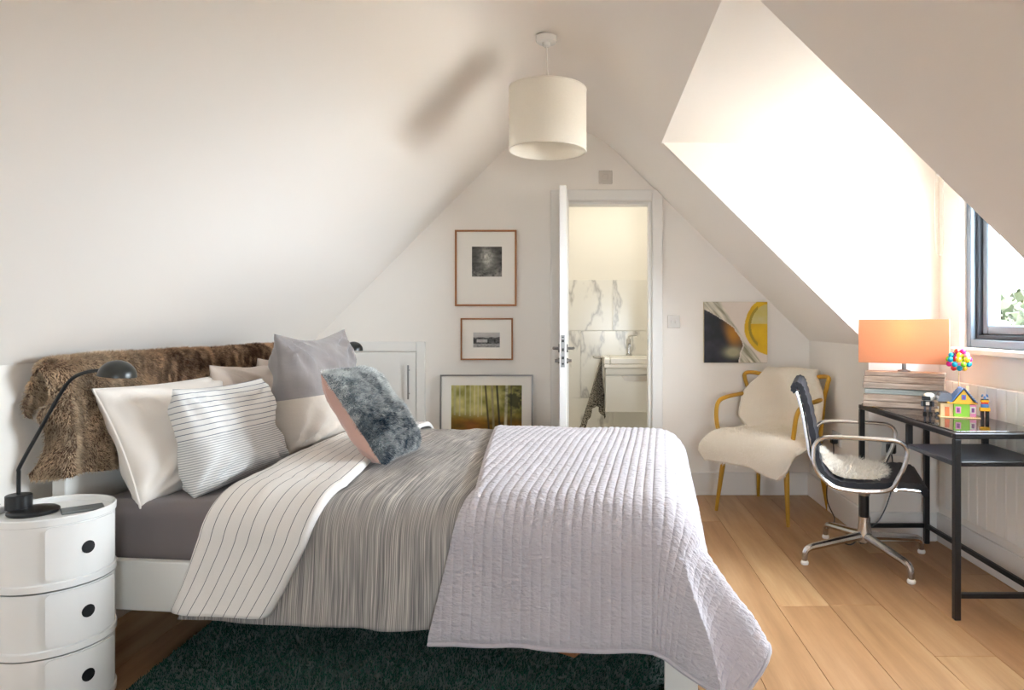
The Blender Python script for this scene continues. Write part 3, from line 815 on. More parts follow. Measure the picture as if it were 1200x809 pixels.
eu, _ = pillow('euro_pillow', .50, .53, .22, bw_(.475, .90, .875), bdir(.16, 1, 0), bdir(-.14, 0, 1), M['euro'], 'large square pillow, grey above and beige below, slumping at its top', 25, wrinkle=.018, sag=.3, pinch=.05, slump=.06)
def silver_col(p, r, l):
    f = .8 * fbm(p[:, 0] * 13, p[:, 2] * 13, 0, 61, 3) + .9 * fbm(p[:, 0] * 85, p[:, 2] * 85, 0, 65, 2)
    k = np.clip(.62 + .75 * f + (p[:, 0] * .9 + p[:, 2] * 1.5) + .5 * (r - .5), 0, 1)
    return lerpc(srgb(44, 62, 78), srgb(232, 234, 232), k)
fc, ff = pillow('fur_cushion', .37, .41, .16, bw_(.89, .53, .815), bdir(.0, 1, -.02), bdir(-.72, .26, 1), plain('cushion_fur_base', srgb(120, 132, 138), .9), 'blue grey faux fur cushion with a dusty pink velvet back', 26, cat='cushion', backmat=M['pink_fabric'], pinch=.05, sag=.1)
fur(ff, 'fur_pile', 42000, .015, .0014, silver_col, comb=(0, 0, -1), combw=.35, rnd=.5)

# ------------------------------------------------------------------ fur throw over the headboard
def throw():
    ns, nt = 150, 60
    s = np.linspace(-.20, BWD - .03, ns)[:, None] * np.ones((1, nt)); t = np.linspace(0, 1, nt)[None, :] * np.ones((ns, 1))
    near = 1 - sstep(.18, .55, s)
    Lf = .20 + .17 * near + .02 * fbm(s * 4, 0 * s, 0, 71, 2)   # front drop
    Lb = .12
    # arc path: back drop, over the cap (half circle), front drop
    r = .044; arc = math.pi * r; tot = Lb + arc + Lf; a = t * tot
    th = np.clip((a - Lb) / r, 0, math.pi)
    x = .025 - r * np.cos(th); z = 1.028 + r * np.sin(th) * .75
    z = np.where(a < Lb, 1.028 - (Lb - a), np.where(a > Lb + arc, 1.028 - (a - Lb - arc), z))
    front = np.clip((a - Lb - arc * .5) / (Lf + arc * .5), 0, 1)
    # folds: soft vertical gathers, deep ones at the near end
    g = .012 * np.sin(s * 46 + 2 * fbm(s * 3, t * 2, 0, 72)) * sstep(.55, 1.2, s) + .010 * fbm(s * 9, t * 5, 0, 73, 2)
    g = g + near * (.022 * np.sin(s * 38 + 1.2 + 3 * t) + .02 * fbm(s * 7, t * 6, 0, 74, 2))
    x = x + (g + .012 + .035 * near * front) * front
    z = z + .006 * fbm(s * 8, t * 3, 0, 75, 2)
    # past the near end of the headboard the throw wraps round and slumps
    over = np.clip(-s / .20, 0, 1)
    y = np.where(s < 0, -.055 * np.sin(over * math.pi / 2) - .02 * np.sin(t * 22) * over, s)
    x = x - over ** 1.3 * (.12 * front + .015)
    x = np.maximum(x, -.028 + .0 * s)
    z = z - .05 * over ** 1.5 * (1 - front) - .02 * over * np.sin(t * 16)
    return np.stack([x, y, z], -1)
P = throw(); m = MB(); m.grid(P)
m_thr = plain('throw_fur_base', srgb(96, 74, 58), .95, var=.3, scale=20)
th = m.build('fur_throw', m_thr, None, smooth=80, recalc=False)
if th.data.polygons[40].normal.x < 0 and False: th.data.flip_normals()
th.location = BO; th.rotation_euler = (0, 0, ANG); tag(th, 'brown faux fur throw draped over the white headboard', 'throw')
V_, N_, T_ = tri_surface(th)
mid = N_[(75 * 60 + 50)]
if mid[0] < 0: th.data.flip_normals()
so = th.modifiers.new('thickness', 'SOLIDIFY'); so.thickness = .008; so.offset = -1
def brown_col(p, r, l):
    f = fbm(p[:, 0] * 9, p[:, 1] * 10, p[:, 2] * 6, 81, 3); f2 = fbm(p[:, 0] * 40, p[:, 1] * 55, p[:, 2] * 22, 84, 2)
    k = np.clip(.5 + .9 * f + .8 * f2 + .4 * (r - .5), 0, 1)
    c = lerpc(srgb(78, 54, 38), srgb(216, 178, 142), k)
    near = (1 - sstep(.15, .55, p[:, 1]))[:, None]
    band = np.clip(np.sin(p[:, 1] * 60 + 3 * f) * .5 + .5 * f2 - .2, 0, 1)
    grey = lerpc(srgb(226, 204, 174), srgb(34, 28, 25), band) * (.55 + .45 * k)[:, None]
    return c * (1 - near * .75) + grey * near * .75
fur(th, 'fur_pile', 90000, .013, .0018, brown_col, comb=(0, 0, -1), combw=.5, rnd=.45)
fur(th, 'fur_underside', 9000, .013, .0022, brown_col, comb=(0, 0, -1), combw=.5, rnd=.45, mask=lambda c, n: (c[:, 1] < .02) * 1.0, flip=True)

# ------------------------------------------------------------------ rug, and an added box standing in for a wood-coloured patch
rg = MB().box((-1.46, .95, .0005), (.33, 2.72, .012), .004).build('rug', M['rug'])
tag(rg, 'dark green short pile rug lying under the bed', 'rug')
def green_col(p, r, l):
    k = np.clip(.5 + .5 * fbm(p[:, 0] * 6, p[:, 1] * 6, 0, 91, 3) + .5 * (r - .5), 0, 1); return lerpc(srgb(12, 44, 36), srgb(28, 82, 68), k)
fur(rg, 'rug_pile', 90000, .008, .003, green_col, comb=(.3, -.3, 0), combw=.4, rnd=.4, mask=lambda c, n: (n[:, 2] > .6) & True)
bx = thing('stand_in_box', 'low stained wooden box added under the bed', 'box', (-.04, 2.365, .020), R(-33))
for lo, hi in (((0, 0, 0), (.012, .30, .14)), ((-.40, .288, 0), (-.012, .30, .14))): pass
m = MB(); m.box((-.42, 0, 0), (0, .014, .14), .002); m.build('front_board', M['box_wood'], bx)
m = MB(); m.box((-.42, .286, 0), (0, .30, .14), .002); m.build('back_board', M['box_wood'], bx)
m = MB(); m.box((-.014, .0145, 0), (0, .2855, .14), .002); m.build('end_board', M['box_wood'], bx)
m = MB(); m.box((-.42, .0145, 0), (-.406, .2855, .14), .002); m.build('end_board', M['box_wood'], bx)
m = MB(); m.box((-.4055, .0145, .0), (-.0145, .2855, .012), .001); m.build('base_board', M['box_wood'], bx)

# ------------------------------------------------------------------ round bedside units
def nightstand(loc, rz, label):
    t = thing('bedside_cabinet', label, 'cabinet', loc, rz, 'round bedside cabinets')
    Rr, H = .16, .190
    for k in range(3):
        z0 = k * H + .024
        MB().lathe([(Rr - .005, z0), (Rr + .0015, z0 + .002), (Rr + .0015, z0 + .020), (Rr - .003, z0 + .0235), (Rr - .003, z0 + H - .004)], 64, cap0=False, cap1=(k < 2)).build('drum', M['plastic_white'], t)
        # curved sliding door
        def patch(name, zc, hw, hh, rad, cr, mat, par, off=0.0):
            m = MB(); pts = []
            for (sx, sz, a0) in ((1, 1, 0), (-1, 1, 90), (-1, -1, 180), (1, -1, 270)):
                for q_ in range(6):
                    a = R(a0 + 18 * q_); pts.append((sx * (hw - cr) + cr * math.cos(a), sz * (hh - cr) + cr * math.sin(a)))
            # fill as rows so that it follows the curve
            zs = sorted(set(round(p_[1], 5) for p_ in pts)); rows_ = []
            for z in zs:
                e = hh - abs(z); half = hw if e >= cr else hw - cr + math.sqrt(max(cr * cr - (cr - e) ** 2, 0))
                rows_.append([(math.cos(off + s_ * half / rad) * rad, math.sin(off + s_ * half / rad) * rad, zc + z) for s_ in np.linspace(-1, 1, 17)])
            P = np.array(rows_); m.grid(P); m.grid(P * np.array([(rad - .004) / rad, (rad - .004) / rad, 1]))
            n_, w_ = P.shape[:2]; o = n_ * w_
            rim = [j for j in range(w_)] + [i * w_ + w_ - 1 for i in range(1, n_)] + [(n_ - 1) * w_ + j for j in range(w_ - 2, -1, -1)] + [i * w_ for i in range(n_ - 2, 0, -1)]
            for i in range(len(rim)): a, b = rim[i], rim[(i + 1) % len(rim)]; m.f.append((a, b, b + o, a + o))
            return m.build(name, mat, par)
        zc = z0 + .108
        patch('door_gap', zc, .107, .079, Rr - .0012, .016, plain('door_shadow_gap', srgb(196, 196, 196), .5) if k == 0 and 'gap' not in M else M.get('gap'), t) if False else None
        d = patch('door', zc, .105, .076, Rr + .0050, .015, M['plastic_white'], t)
        patch('finger_hole_shade', zc, .0185, .0185, Rr + .0066, .0184, M['hole'], d)  # raised dark disc painted for the shade inside the hole
    MB().lathe([(Rr - .02, 0), (Rr - .012, .004), (Rr - .012, .023)], 48).build('plinth', M['plastic_white'], t)
    zt = 3 * H + .024
    m = MB(); m.lathe([(Rr - .003, zt - .004), (Rr, zt - .002), (Rr + .001, zt + .016), (Rr - .002, zt + .019), (Rr - .007, zt + .016), (Rr - .008, zt + .001), (.001, zt)], 64, cap0=False)
    m.build('top_tray', M['plastic_white'], t); return t, zt
n1, ztop_n = nightstand((-1.63, 2.10, 0), R(-22), 'round white three-tier bedside cabinet with black finger holes, grey tablet on top')
n2, _ = nightstand((-1.56, 4.08, 0), R(-40), 'round white three-tier bedside cabinet beside the eaves cupboard door')
def bedside_lamp(loc, rz, label):
    t = thing('reading_lamp', label, 'lamp', loc, rz, 'black bedside reading lamps')
    MB().lathe([(.062, 0), (.066, .004), (.066, .010), (.06, .014), (.02, .017)], 40).build('base', M['black'], t)
    MB().lathe([(.034, .0), (.034, .04), (.031, .043), (.012, .044)], 28, (-.045, 0, .014)).build('transformer_housing', M['black'], t)
    MB().tube(catmull([(-.045, 0, .05), (-.045, 0, .12), (-.04, 0, .145), (.015, 0, .245), (.075, 0, .352), (.115, 0, .408), (.16, 0, .430), (.21, 0, .437)], 8), .0055, 10).build('arm', M['black'], t)
    m = MB(); pr = [(.052 * math.cos(R(a)), .052 * math.sin(R(a)) * .95) for a in range(0, 90, 10)] + [(.001, .0494)]
    pr2 = [(r_ * .94, z_ * .94) for r_, z_ in pr[::-1]]
    m.lathe(pr + pr2, 32, (.256, 0, .418), Matrix.Rotation(R(6), 3, 'Y'), cap0=False, cap1=False)
    sh = m.build('shade', M['lamp_green'], t)
    MB().lathe([(.012, -.002), (.016, .012), (.012, .03)], 16, (.256, 0, .422)).build('bulb', M['plastic_white'], sh)
    return t
bedside_lamp((-1.69, 2.10, ztop_n + .0005), 0, 'black reading lamp on the bedside cabinet in front of the fur throw')
bedside_lamp((-1.63, 4.06, ztop_n + .0005), 0, 'black reading lamp whose shade shows behind the large grey pillow')
tb = MB().box((-.035, -.055, 0), (.035, .055, .007), .003).build('tablet', plain('grey_glass_tablet', srgb(120, 124, 124), .15))
tb.location = (-1.565, 2.135, ztop_n + .0005); tb.rotation_euler = (0, 0, R(-50)); tag(tb, 'small grey glass tablet on the white bedside cabinet', 'tablet')
# lamp flex
cf = MB().tube(catmull([(-1.785, 2.09, ztop_n + .03), (-1.81, 2.08, ztop_n + .0), (-1.815, 2.06, .45), (-1.812, 2.05, .2), (-1.805, 2.03, .03)], 8), .003, 6).build('lamp_flex', M['black']); tag(cf, 'black flex hanging behind the bedside cabinet from the reading lamp', 'cable')

# ------------------------------------------------------------------ pendant lamp
PX, PY, PZ = -.185, 3.2, 2.498
pd = thing('pendant_lamp', 'white linen drum pendant lamp hanging from the ridge', 'lamp', (PX, PY, PZ))
MB().lathe([(.05, .008), (.05, -.012), (.046, -.018), (.02, -.02), (.018, -.034), (.012, -.038)], 32).build('ceiling_rose', M['plastic_white'], pd)
MB().tube([(0, 0, -.036), (.004, 0, -.15), (.006, 0, -.30)], .003, 8).build('flex', M['cord'], pd)
SZ1, SZ0, SRD = -.235, -.525, .18
m = MB(); m.lathe([(SRD, SZ0), (SRD, SZ1), (SRD - .003, SZ1), (SRD - .003, SZ0), (SRD, SZ0)], 64, (.006, 0, 0), cap0=False, cap1=False); sd = m.build('shade', M['shade_white'], pd)
m = MB()
for z in (SZ0 + .003, SZ1 - .003):
    m = MB(); m.tube([(.006 + (SRD - .0015) * math.cos(a), (SRD - .0015) * math.sin(a), z) for a in np.linspace(0, 2 * math.pi, 64, endpoint=False)], .0035, 6, closed=True); m.build('shade_ring', M['shade_white'], sd)
m = MB()
for a in (0, 120, 240): m.tube([(.006, 0, -.29), (.006 + .176 * math.cos(R(a)), .176 * math.sin(R(a)), SZ1 - .004)], .002, 6)
m.build('spider', M['cord'], pd)
MB().lathe([(.014, -.29), (.017, -.30), (.017, -.34), (.013, -.345), (.013, -.36), (.028, -.40), (.03, -.425), (.02, -.448), (.004, -.456)], 20, (.006, 0, 0)).build('bulb', M['plastic_white'], pd)

# ------------------------------------------------------------------ pictures
def art_grid(w, h, n, fn, name, mat, parent, y):
    nx, nz = n, int(n * h / w)
    x, z = np.meshgrid(np.linspace(0, 1, nx), np.linspace(0, 1, nz), indexing='ij')
    P = np.stack([(x - .5) * w, np.full_like(x, y), (z - .5) * h], -1)
    c = fn(x.ravel(), 1 - z.ravel())
    m = MB(); m.grid(P); o = m.build(name, mat, parent, smooth=0, col=c, recalc=False); return o
def gray(k, tint=(1, .97, .9)): return np.clip(k, 0, 1)[:, None] * np.asarray(tint)[None]
def art_tree(x, y):
    k = .07 + .08 * fbm(x * 5, y * 9, 0, 101, 3) + .22 * sstep(.5, 1.0, y) * (.6 + fbm(x * 14, y * 22, 0, 102, 3))
    d = np.hypot((x - .5) / .22, (y - .36) / .30); k = k + .60 * np.exp(-d ** 2 * 1.2) * (.75 + .7 * fbm(x * 16, y * 16, 0, 103, 2))
    k = k + .05 * np.exp(-((y - .5) / .03) ** 2); return gray(k, (1, .96, .86))
def art_house(x, y):
    k = .55 - .25 * y + .05 * fbm(x * 8, y * 8, 0, 111); hill = .30 + .08 * fbm(x * 6, 0 * x, 0, 112, 3)
    tr_ = sstep(0, .03, y - hill) ; k = k * (1 - tr_) + tr_ * (.10 + .12 * fbm(x * 16, y * 14, 0, 113, 3))
    bld = (np.abs(x - .33) < .2) & (np.abs(y - .56) < .1); k = np.where(bld, .5 + .12 * fbm(x * 20, y * 20, 0, 114), k)
    k = np.where(y > .74, .34 + .22 * fbm(x * 18, y * 26, 0, 115, 3), k); return gray(k, (1, .98, .95))
def art_birch(x, y):
    y = y * 1.5
    base = lerpc(srgb(128, 124, 50), srgb(222, 212, 140), np.clip(.55 + .6 * fbm(x * 9, y * 6, 0, 121, 3) - .3 * np.abs(x - .35) * 2, 0, 1))
    low = sstep(.5, .75, y); ground = lerpc(srgb(72, 62, 20), srgb(166, 118, 34), np.clip(.5 + .6 * fbm(x * 7, y * 9, 0, 122, 3), 0, 1)); base = base * (1 - low[:, None]) + ground * low[:, None]
    path = (np.exp(-((x - .25 - .3 * (y - .7)) / .12) ** 2) * sstep(.62, .8, y))[:, None] * .6; base = base * (1 - path) + np.asarray(srgb(160, 98, 52)) * path
    for cx, w, y1, light in ((.05, .012, .6, .5), (.12, .01, .62, .6), (.2, .008, .6, .7), (.27, .008, .62, .7), (.33, .007, .6, .8), (.38, .007, .64, .7), (.43, .008, .6, .8)):
        a = (np.exp(-((x - cx) / w) ** 2) * (y < y1))[:, None] * .8; base = base * (1 - a) + np.asarray(srgb(240, 232, 196)) * light * a
    for cx, w, dx, y1, c in ((.50, .014, .06, .95, (74, 66, 46)), (.585, .018, .03, 1.1, (150, 140, 104)), (.66, .016, .05, .9, (60, 56, 40)), (.78, .02, -.02, .92, (206, 200, 170)), (.85, .012, .0, .86, (110, 104, 70))):
        a = (np.exp(-((x - cx - dx * (y - .3)) / w) ** 4) * (y < y1))[:, None]; base = base * (1 - a) + (np.asarray(srgb(*c)) * (1 + .35 * fbm(x * 30, y * 12, 0, 123, 2)[:, None])) * a
    dk = np.clip(np.exp(-(np.hypot((x - .9) / .16, (y - .25) / .28)) ** 2) * 1.6 * (.6 + fbm(x * 20, y * 20, 0, 124, 2)), 0, .9)[:, None]; base = base * (1 - dk) + np.asarray(srgb(40, 42, 22)) * dk
    return np.clip(base, 0, 1)
def art_abstract(x, y):
    c = np.tile(np.asarray(srgb(222, 210, 198)), (x.size, 1)) * (1 + .05 * fbm(x * 5, y * 5, 0, 131, 3))[:, None]
    bx_ = np.interp(y, [0, .12, .2, .3, .42, .6, .72, .84, 1.0], [-.1, .0, .14, .30, .46, .58, .61, .57, .54]) + .012 * fbm(x * 12, y * 12, 0, 132)
    streak = np.interp(y, [0, .3, .6, .85, 1.0], [.26, .42, .62, .80, .90])
    sw = (sstep(0, .03, x - bx_) * (1 - sstep(-.02, .02, x - streak)))
    sc_ = lerpc(srgb(120, 116, 88), srgb(236, 228, 210), np.clip(.55 + .9 * fbm((x - y * .8) * 26, (x + y) * 2.2, 0, 133, 3), 0, 1)); c = c * (1 - sw[:, None]) + sc_ * sw[:, None]
    e = (np.hypot((x - 1.04) / .40, (y - .40) / .47) < 1 + .03 * fbm(x * 6, y * 6, 0, 134)); d = np.hypot((x - 1.04) / .40, (y - .40) / .47)
    yc = lerpc(srgb(222, 184, 20), srgb(196, 150, 10), np.clip(.5 + .6 * fbm(x * 6, y * 6, 0, 135, 3), 0, 1))
    inner = ((d < .78) & (y < .36)); yc = np.where(inner[:, None], lerpc(srgb(196, 178, 70), srgb(206, 196, 150), np.clip(.5 + .6 * fbm(x * 7, y * 7, 0, 136), 0, 1)), yc)
    rim = (np.abs(d - .80) < .05) & (x < .85); yc = np.where(rim[:, None], np.asarray(srgb(150, 130, 30)), yc)
    c = np.where(e[:, None], yc, c)
    bk = (x < bx_); bc = lerpc(srgb(16, 16, 20), srgb(52, 50, 62), np.clip(.25 + .6 * fbm(x * 7, y * 7, 0, 137, 3), 0, 1))
    g = np.exp(-((np.hypot((x - .47) / .17, (y - .52) / .22)) ** 2)) * sstep(-.05, .12, x - (y * .35 + .12)); gc = np.asarray(srgb(168, 112, 20)); bc = bc * (1 - g[:, None]) + gc * g[:, None]
    lt = np.clip(np.exp(-(np.hypot((x - .46) / .12, (y - .83) / .08)) ** 2) * 1.2, 0, .8)[:, None]; bc = bc * (1 - lt) + np.asarray(srgb(172, 164, 130)) * lt
    return np.clip(np.where(bk[:, None], bc, c), 0, 1)

def framed(name, label, cx, cz, w, h, fw, fmat, img, iw, ih, idx, idz, fn, tilt=0, Y=YF, n=90):
    t = thing(name, label, 'picture', (cx, Y - .0015, cz)); t.rotation_euler = (tilt, 0, 0)
    d = .022
    for lo, hi in (((-w / 2, -d, -h / 2), (-w / 2 + fw, 0, h / 2)), ((w / 2 - fw, -d, -h / 2), (w / 2, 0, h / 2)), ((-w / 2 + fw, -d, -h / 2), (w / 2 - fw, 0, -h / 2 + fw)), ((-w / 2 + fw, -d, h / 2 - fw), (w / 2 - fw, 0, h / 2))):
        MB().box(lo, hi, .0015).build('frame_rail', fmat, t)
    MB().box((-w / 2 + fw, -.010, -h / 2 + fw), (w / 2 - fw, -.002, h / 2 - fw)).build('mount', M['mat'], t)
    o = art_grid(iw, ih, n, fn, 'print', M['print'], t, -.0112); o.location = (idx, 0, idz)
    return t
S_ = 805 / YF
def wx(px): return (px - VX) / S_
def wz(py): return CAM_H - (py - VY) / S_
framed('framed_print', 'thin oak frame around a dark square tree photograph on a wide white mount', wx(569.7), wz(314.5), 72 / S_, 89 / S_, .012, M['wood_frame'], None, 35 / S_, 35 / S_, .007, (314.5 - 307) / S_, art_tree)
framed('framed_print', 'small oak frame with a black and white landscape photograph of a farmstead', wx(570.8), wz(397.5), 61 / S_, 49 / S_, .010, M['wood_frame'], None, 31 / S_, 17.5 / S_, -.002, (397.5 - 398.5) / S_, art_house)
H3 = .82; tl = R(-2.2)
f3 = framed('framed_print', 'silver framed woodland picture of birch trunks standing on the floor', wx(571.5), .4116, .625, H3, .010, M['steel'], None, .475, .50, .0, H3 / 2 - .072 - .25, art_birch, tilt=tl, Y=YF - .038 - .012, n=150)
cv = thing('canvas_painting', 'abstract canvas painting in black, cream and bright yellow above the armchair', 'painting', (wx(861), YF - .0015, wz(389.5)))
CW = 74 / S_
MB().box((-CW / 2, -.03, -CW * .48), (CW / 2, 0, CW * .48), .002).build('canvas', plain('canvas_edge', srgb(206, 190, 160), .8), cv)
art_grid(CW - .002, CW * .96 - .002, 110, art_abstract, 'painted_face', M['paint'], cv, -.0308)

# ------------------------------------------------------------------ switches, sockets
def plate(name, label, cat, px, py, w, h, rockers):
    t = thing(name, label, cat, (wx(px), YF - .0008, wz(py)))
    MB().box((-w / 2, -.007, -h / 2), (w / 2, 0, h / 2), .003).build('face_plate', M['switch'], t)
    for (x, z, rw, rh) in rockers: MB().box((x - rw / 2, -.011, z - rh / 2), (x + rw / 2, -.0072, z + rh / 2), .0015).build('rocker', M['switch'], t)
plate('light_switch', 'satin double light switch beside the bathroom door', 'switch', 789.5, 377, .088, .088, ((-.014, 0, .012, .024), (.014, 0, .012, .024)))
plate('fan_isolator', 'satin square isolator switch above the bathroom door', 'switch', 709.5, 208, .092, .092, ((0, 0, .036, .036),))
def socket(label, loc, rz, plugx):
    t = thing('wall_socket', label, 'socket', loc, rz)
    MB().box((-.073, -.007, -.043), (.073, 0, .043), .003).build('face_plate', M['plastic_white'], t)
    m = MB(); m.box((plugx - .022, -.045, -.026), (plugx + .022, -.0075, .026), .006); m.build('plug', M['black'], t)
    return t
socket('white wall socket with a black plug on the low wall beside the mustard armchair', (XR - .0008, 4.16, .47), R(-90), .02)
socket('white wall socket with a black plug behind the glass desk', (1.66, D1 - .0008, .50), 0, -.03)
c1 = MB().tube(catmull([(XR - .03, 4.14, .445), (XR - .035, 4.13, .36), (XR - .06, 4.16, .2), (XR - .045, 4.20, .08), (XR - .04, 4.1, .012), (XR - .10, 3.9, .006), (1.50, 3.66, .006), (1.52, 3.62, .006)], 8), .0035, 6).build('power_cable', M['black']); tag(c1, 'black power cable trailing along the floor behind the armchair', 'cable')
c2 = MB().tube(catmull([(1.63, D1 - .03, .475), (1.635, D1 - .035, .42), (1.62, D1 - .06, .30), (1.56, D1 - .06, .14), (1.47, D1 - .06, .06), (1.40, D1 - .08, .006), (1.36, D1 - .05, .006)], 8), .0035, 6).build('power_cable', M['black']); tag(c2, 'black cable looping down behind the swivel chair to the floor', 'cable')

# ------------------------------------------------------------------ radiator under the window
rd = thing('radiator', 'white vertical ribbed panel radiator under the dormer window', 'radiator', (XW - .055, 0, .22))
RY0, RY1, NP = 2.05, 3.52, 20
pw_ = (RY1 - RY0) / NP
pm = None
for k in range(NP):
    if pm is None: o = MB().box((-.008, .001, 0), (.010, pw_ - .002, .66), .004).build('radiator_panel', M['white'], rd); pm = o.data
    else: o = bpy.data.objects.new('radiator_panel', pm); COL.objects.link(o); o.parent = rd
    o.location = (0, RY0 + k * pw_, 0)
MB().box((.0105, RY0 + .01, .06), (.03, RY1 - .01, .10), .004).build('header_rail', M['white'], rd)
MB().box((.0105, RY0 + .01, .56), (.03, RY1 - .01, .60), .004).build('header_rail', M['white'], rd)
m = MB()
for y in (RY0 + .2, RY1 - .2): MB().box((.03, y, .5), (.0545, y + .03, .6), .002).build('bracket', M['white'], rd)

# ------------------------------------------------------------------ roller blind at the window head
bl = thing('roller_blind', 'rolled-up white roller blind with a bead chain at the window', 'blind', (XW - .035, 0, 1.97))
MB().tube([(0, WY0 - .02, 0), (0, WY1 + .10, 0)], .022, 20).build('blind_roll', M['cord'], bl)
for y in (WY0 - .03, WY1 + .10): MB().box((-.028, y, -.028), (.034, y + .012, .03), .003).build('bracket', M['plastic_white'], bl)
yy = WY1 + .135
MB().tube(catmull([(-.018, yy, .02), (-.024, yy + .002, -.10), (-.022, yy, -.38), (-.012, yy, -.43), (.0, yy - .002, -.44), (.012, yy, -.43), (.02, yy, -.36), (.02, yy, -.10), (.016, yy, .02), (0, yy, .026)], 8, closed=True), .0018, 6, closed=True).build('pull_chain', M['cord'], bl)
MB().tube([(0, WY1 + .112, 0), (0, yy + .004, 0)], .02, 18).build('chain_wheel', M['plastic_white'], bl)

# ------------------------------------------------------------------ glass desk
DKX0, DKX1, DKY0, DKY1, DKZ = 1.452, 1.822, 2.705, 3.665, .74
dk = thing('desk', 'black metal desk with a glass top and a half-width shelf below', 'desk', (DKX0, DKY0, 0))
W_, L_ = DKX1 - DKX0, DKY1 - DKY0; e = .026
for x in (0, W_ - e):
    for y in (0, L_ - e): MB().box((x, y, 0), (x + e, y + e, DKZ - .0245), .003).build('leg', M['black_metal'], dk)
for lo, hi in (((0, 0, DKZ - .024), (W_, e, DKZ - .001)), ((0, L_ - e, DKZ - .024), (W_, L_, DKZ - .001)), ((0, e, DKZ - .024), (e, L_ - e, DKZ - .001)), ((W_ - e, e, DKZ - .024), (W_, L_ - e, DKZ - .001))):
    MB().box(lo, hi, .003).build('top_rail', M['black_metal'], dk)
MB().box((.012, .012, DKZ - .0005), (W_ - .012, L_ - .012, DKZ + .006), .001).build('glass_top', M['desk_glass'], dk)
for lo, hi in (((e, .004, .085), (W_ - e, .024, .107)), ((e, L_ - .024, .085), (W_ - e, L_ - .004, .107)), ((W_ - .024, e, .085), (W_ - .004, L_ - e, .107))):
    MB().box(lo, hi, .003).build('stretcher', M['black_metal'], dk)
SHY = .40
for x in (0, W_ - e): MB().box((x, SHY, .605), (x + e, SHY + .022, DKZ - .0245), .003).build('shelf_hanger', M['black_metal'], dk)
MB().box((.0, e + .0005, .607), (W_, SHY, .627), .003).build('shelf', plain('blue_black_shelf', srgb(50, 54, 64), .35), dk)
MB().box((e, .003, .607), (W_ - e, e, .627), .003).build('shelf_rail', M['black_metal'], dk)

# ------------------------------------------------------------------ table lamp with plank base
LZ = DKZ + .0065
lp = thing('table_lamp', 'table lamp with a lit rectangular linen shade and a weathered plank base', 'lamp', (1.605, 3.47, LZ), R(-30))
pl_h = [.030, .036, .028, .030, .032, .026]; z = 0
for k, hh in enumerate(pl_h):
    j = .004 * ((k * 7) % 3 - 1)
    MB().box((-.185 + j, -.045 + j, z), (.185 + j * .5, .045, z + hh - .0015), .0025).build('plank', M['plank_blue'] if k == 2 else M['driftwood'], lp); z += hh
MB().lathe([(.03, 0), (.03, .006), (.01, .01), (.01, .06), (.018, .062), (.018, .09)], 20, (0, 0, z)).build('lamp_holder', M['steel'], lp)
S0, S1 = .225, .445
a, b, th_ = .205, .075, .003
m = MB()
m.box((-a, -b, S0), (a, -b + th_, S1)); m.box((-a, b - th_, S0), (a, b, S1)); m.box((-a, -b + th_, S0), (-a + th_, b - th_, S1)); m.box((a - th_, -b + th_, S0), (a, b - th_, S1))
sh = m.build('lamp_shade', M['shade_linen'], lp)
m = MB()
for zz in (S0 + .002, S1 - .002): m.tube([(-a + .004, -b + .004, zz), (a - .004, -b + .004, zz), (a - .004, b - .004, zz), (-a + .004, b - .004, zz)], .0025, 6, closed=True)
m.build('shade_wire', M['steel'], sh)
m = MB(); m.lathe([(.012, 0), (.016, .01), (.03, .045), (.03, .062), (.018, .085), (.003, .092)], 20, (0, 0, z + .09)); m.build('bulb', M['bulb'], lp)
l = bpy.data.lights.new('table_lamp_light', 'POINT'); l.energy = 2.0; l.color = (1, .54, .24); l.shadow_soft_size = .035
lo = bpy.data.objects.new('table_lamp_light', l); COL.objects.link(lo); lo.parent = lp; lo.location = (0, -.0, z + .215)

# ------------------------------------------------------------------ toys on the desk
def studs(m, x0, x1, y0, y1, z, p=.008, r=.0025):
    nx, ny = max(1, int((x1 - x0) / p)), max(1, int((y1 - y0) / p))
    for i in range(nx):
        for j in range(ny): m.lathe([(r, 0), (r, .0017)], 8, (x0 + (i + .5) * (x1 - x0) / nx, y0 + (j + .5) * (y1 - y0) / ny, z))
ty = thing('toy_house', 'small toy brick house with green and pink walls, yellow gable and blue roof', 'toy', (1.70, 3.13, LZ), R(-18))
def tp(name, mat, *boxes, st=None, bev=.0008, par=None):
    m = MB()
    for lo, hi in boxes: m.box(lo, hi, bev)
    if st: studs(m, *st)
    return m.build(name, TOY[mat], par or ty)
tp('base_plate', 'tan', ((-.09, -.06, 0), (.075, .06, .004)), st=(-.09, .075, -.06, -.045, .004))
tp('green_wall', 'green', ((-.03, -.04, .0045), (.035, .05, .062)))
tp('pink_wall', 'pink', ((.0355, -.034, .0045), (.062, .05, .058)))
tp('side_wall', 'tan', ((-.082, -.03, .0045), (-.0305, .046, .062)))
tp('door', 'orange', ((-.064, -.0325, .0045), (-.046, -.0305, .046)))
tp('yellow_band', 'yellow', ((-.056, -.045, .0625), (.066, .052, .070)), st=(-.056, -.034, -.045, .05, .070))
for x in (-.012, .048): 
    wdo = tp('window', 'white' if x > .04 else 'pink', ((x - .011, -.0425 if x < .04 else -.0365, .020), (x + .011, -.0402 if x < .04 else -.0342, .050)))
    tp('pane', 'purple', ((x - .006, -.0437 if x < .04 else -.0377, .025), (x + .006, -.0426 if x < .04 else -.0366, .045)), par=wdo)
m = MB(); m.prism([(-.03, .0705), (.050, .0705), (.01, .125)], -.043, .05, lambda a_, b_, d_: (a_, d_, b_)); m.build('gable', TOY['yellow'], ty)
wdo = tp('window', 'blue', ((.001, -.0455, .082), (.019, -.0432, .104))); tp('pane', 'purple', ((.005, -.0466, .086), (.015, -.0456, .100)), par=wdo)
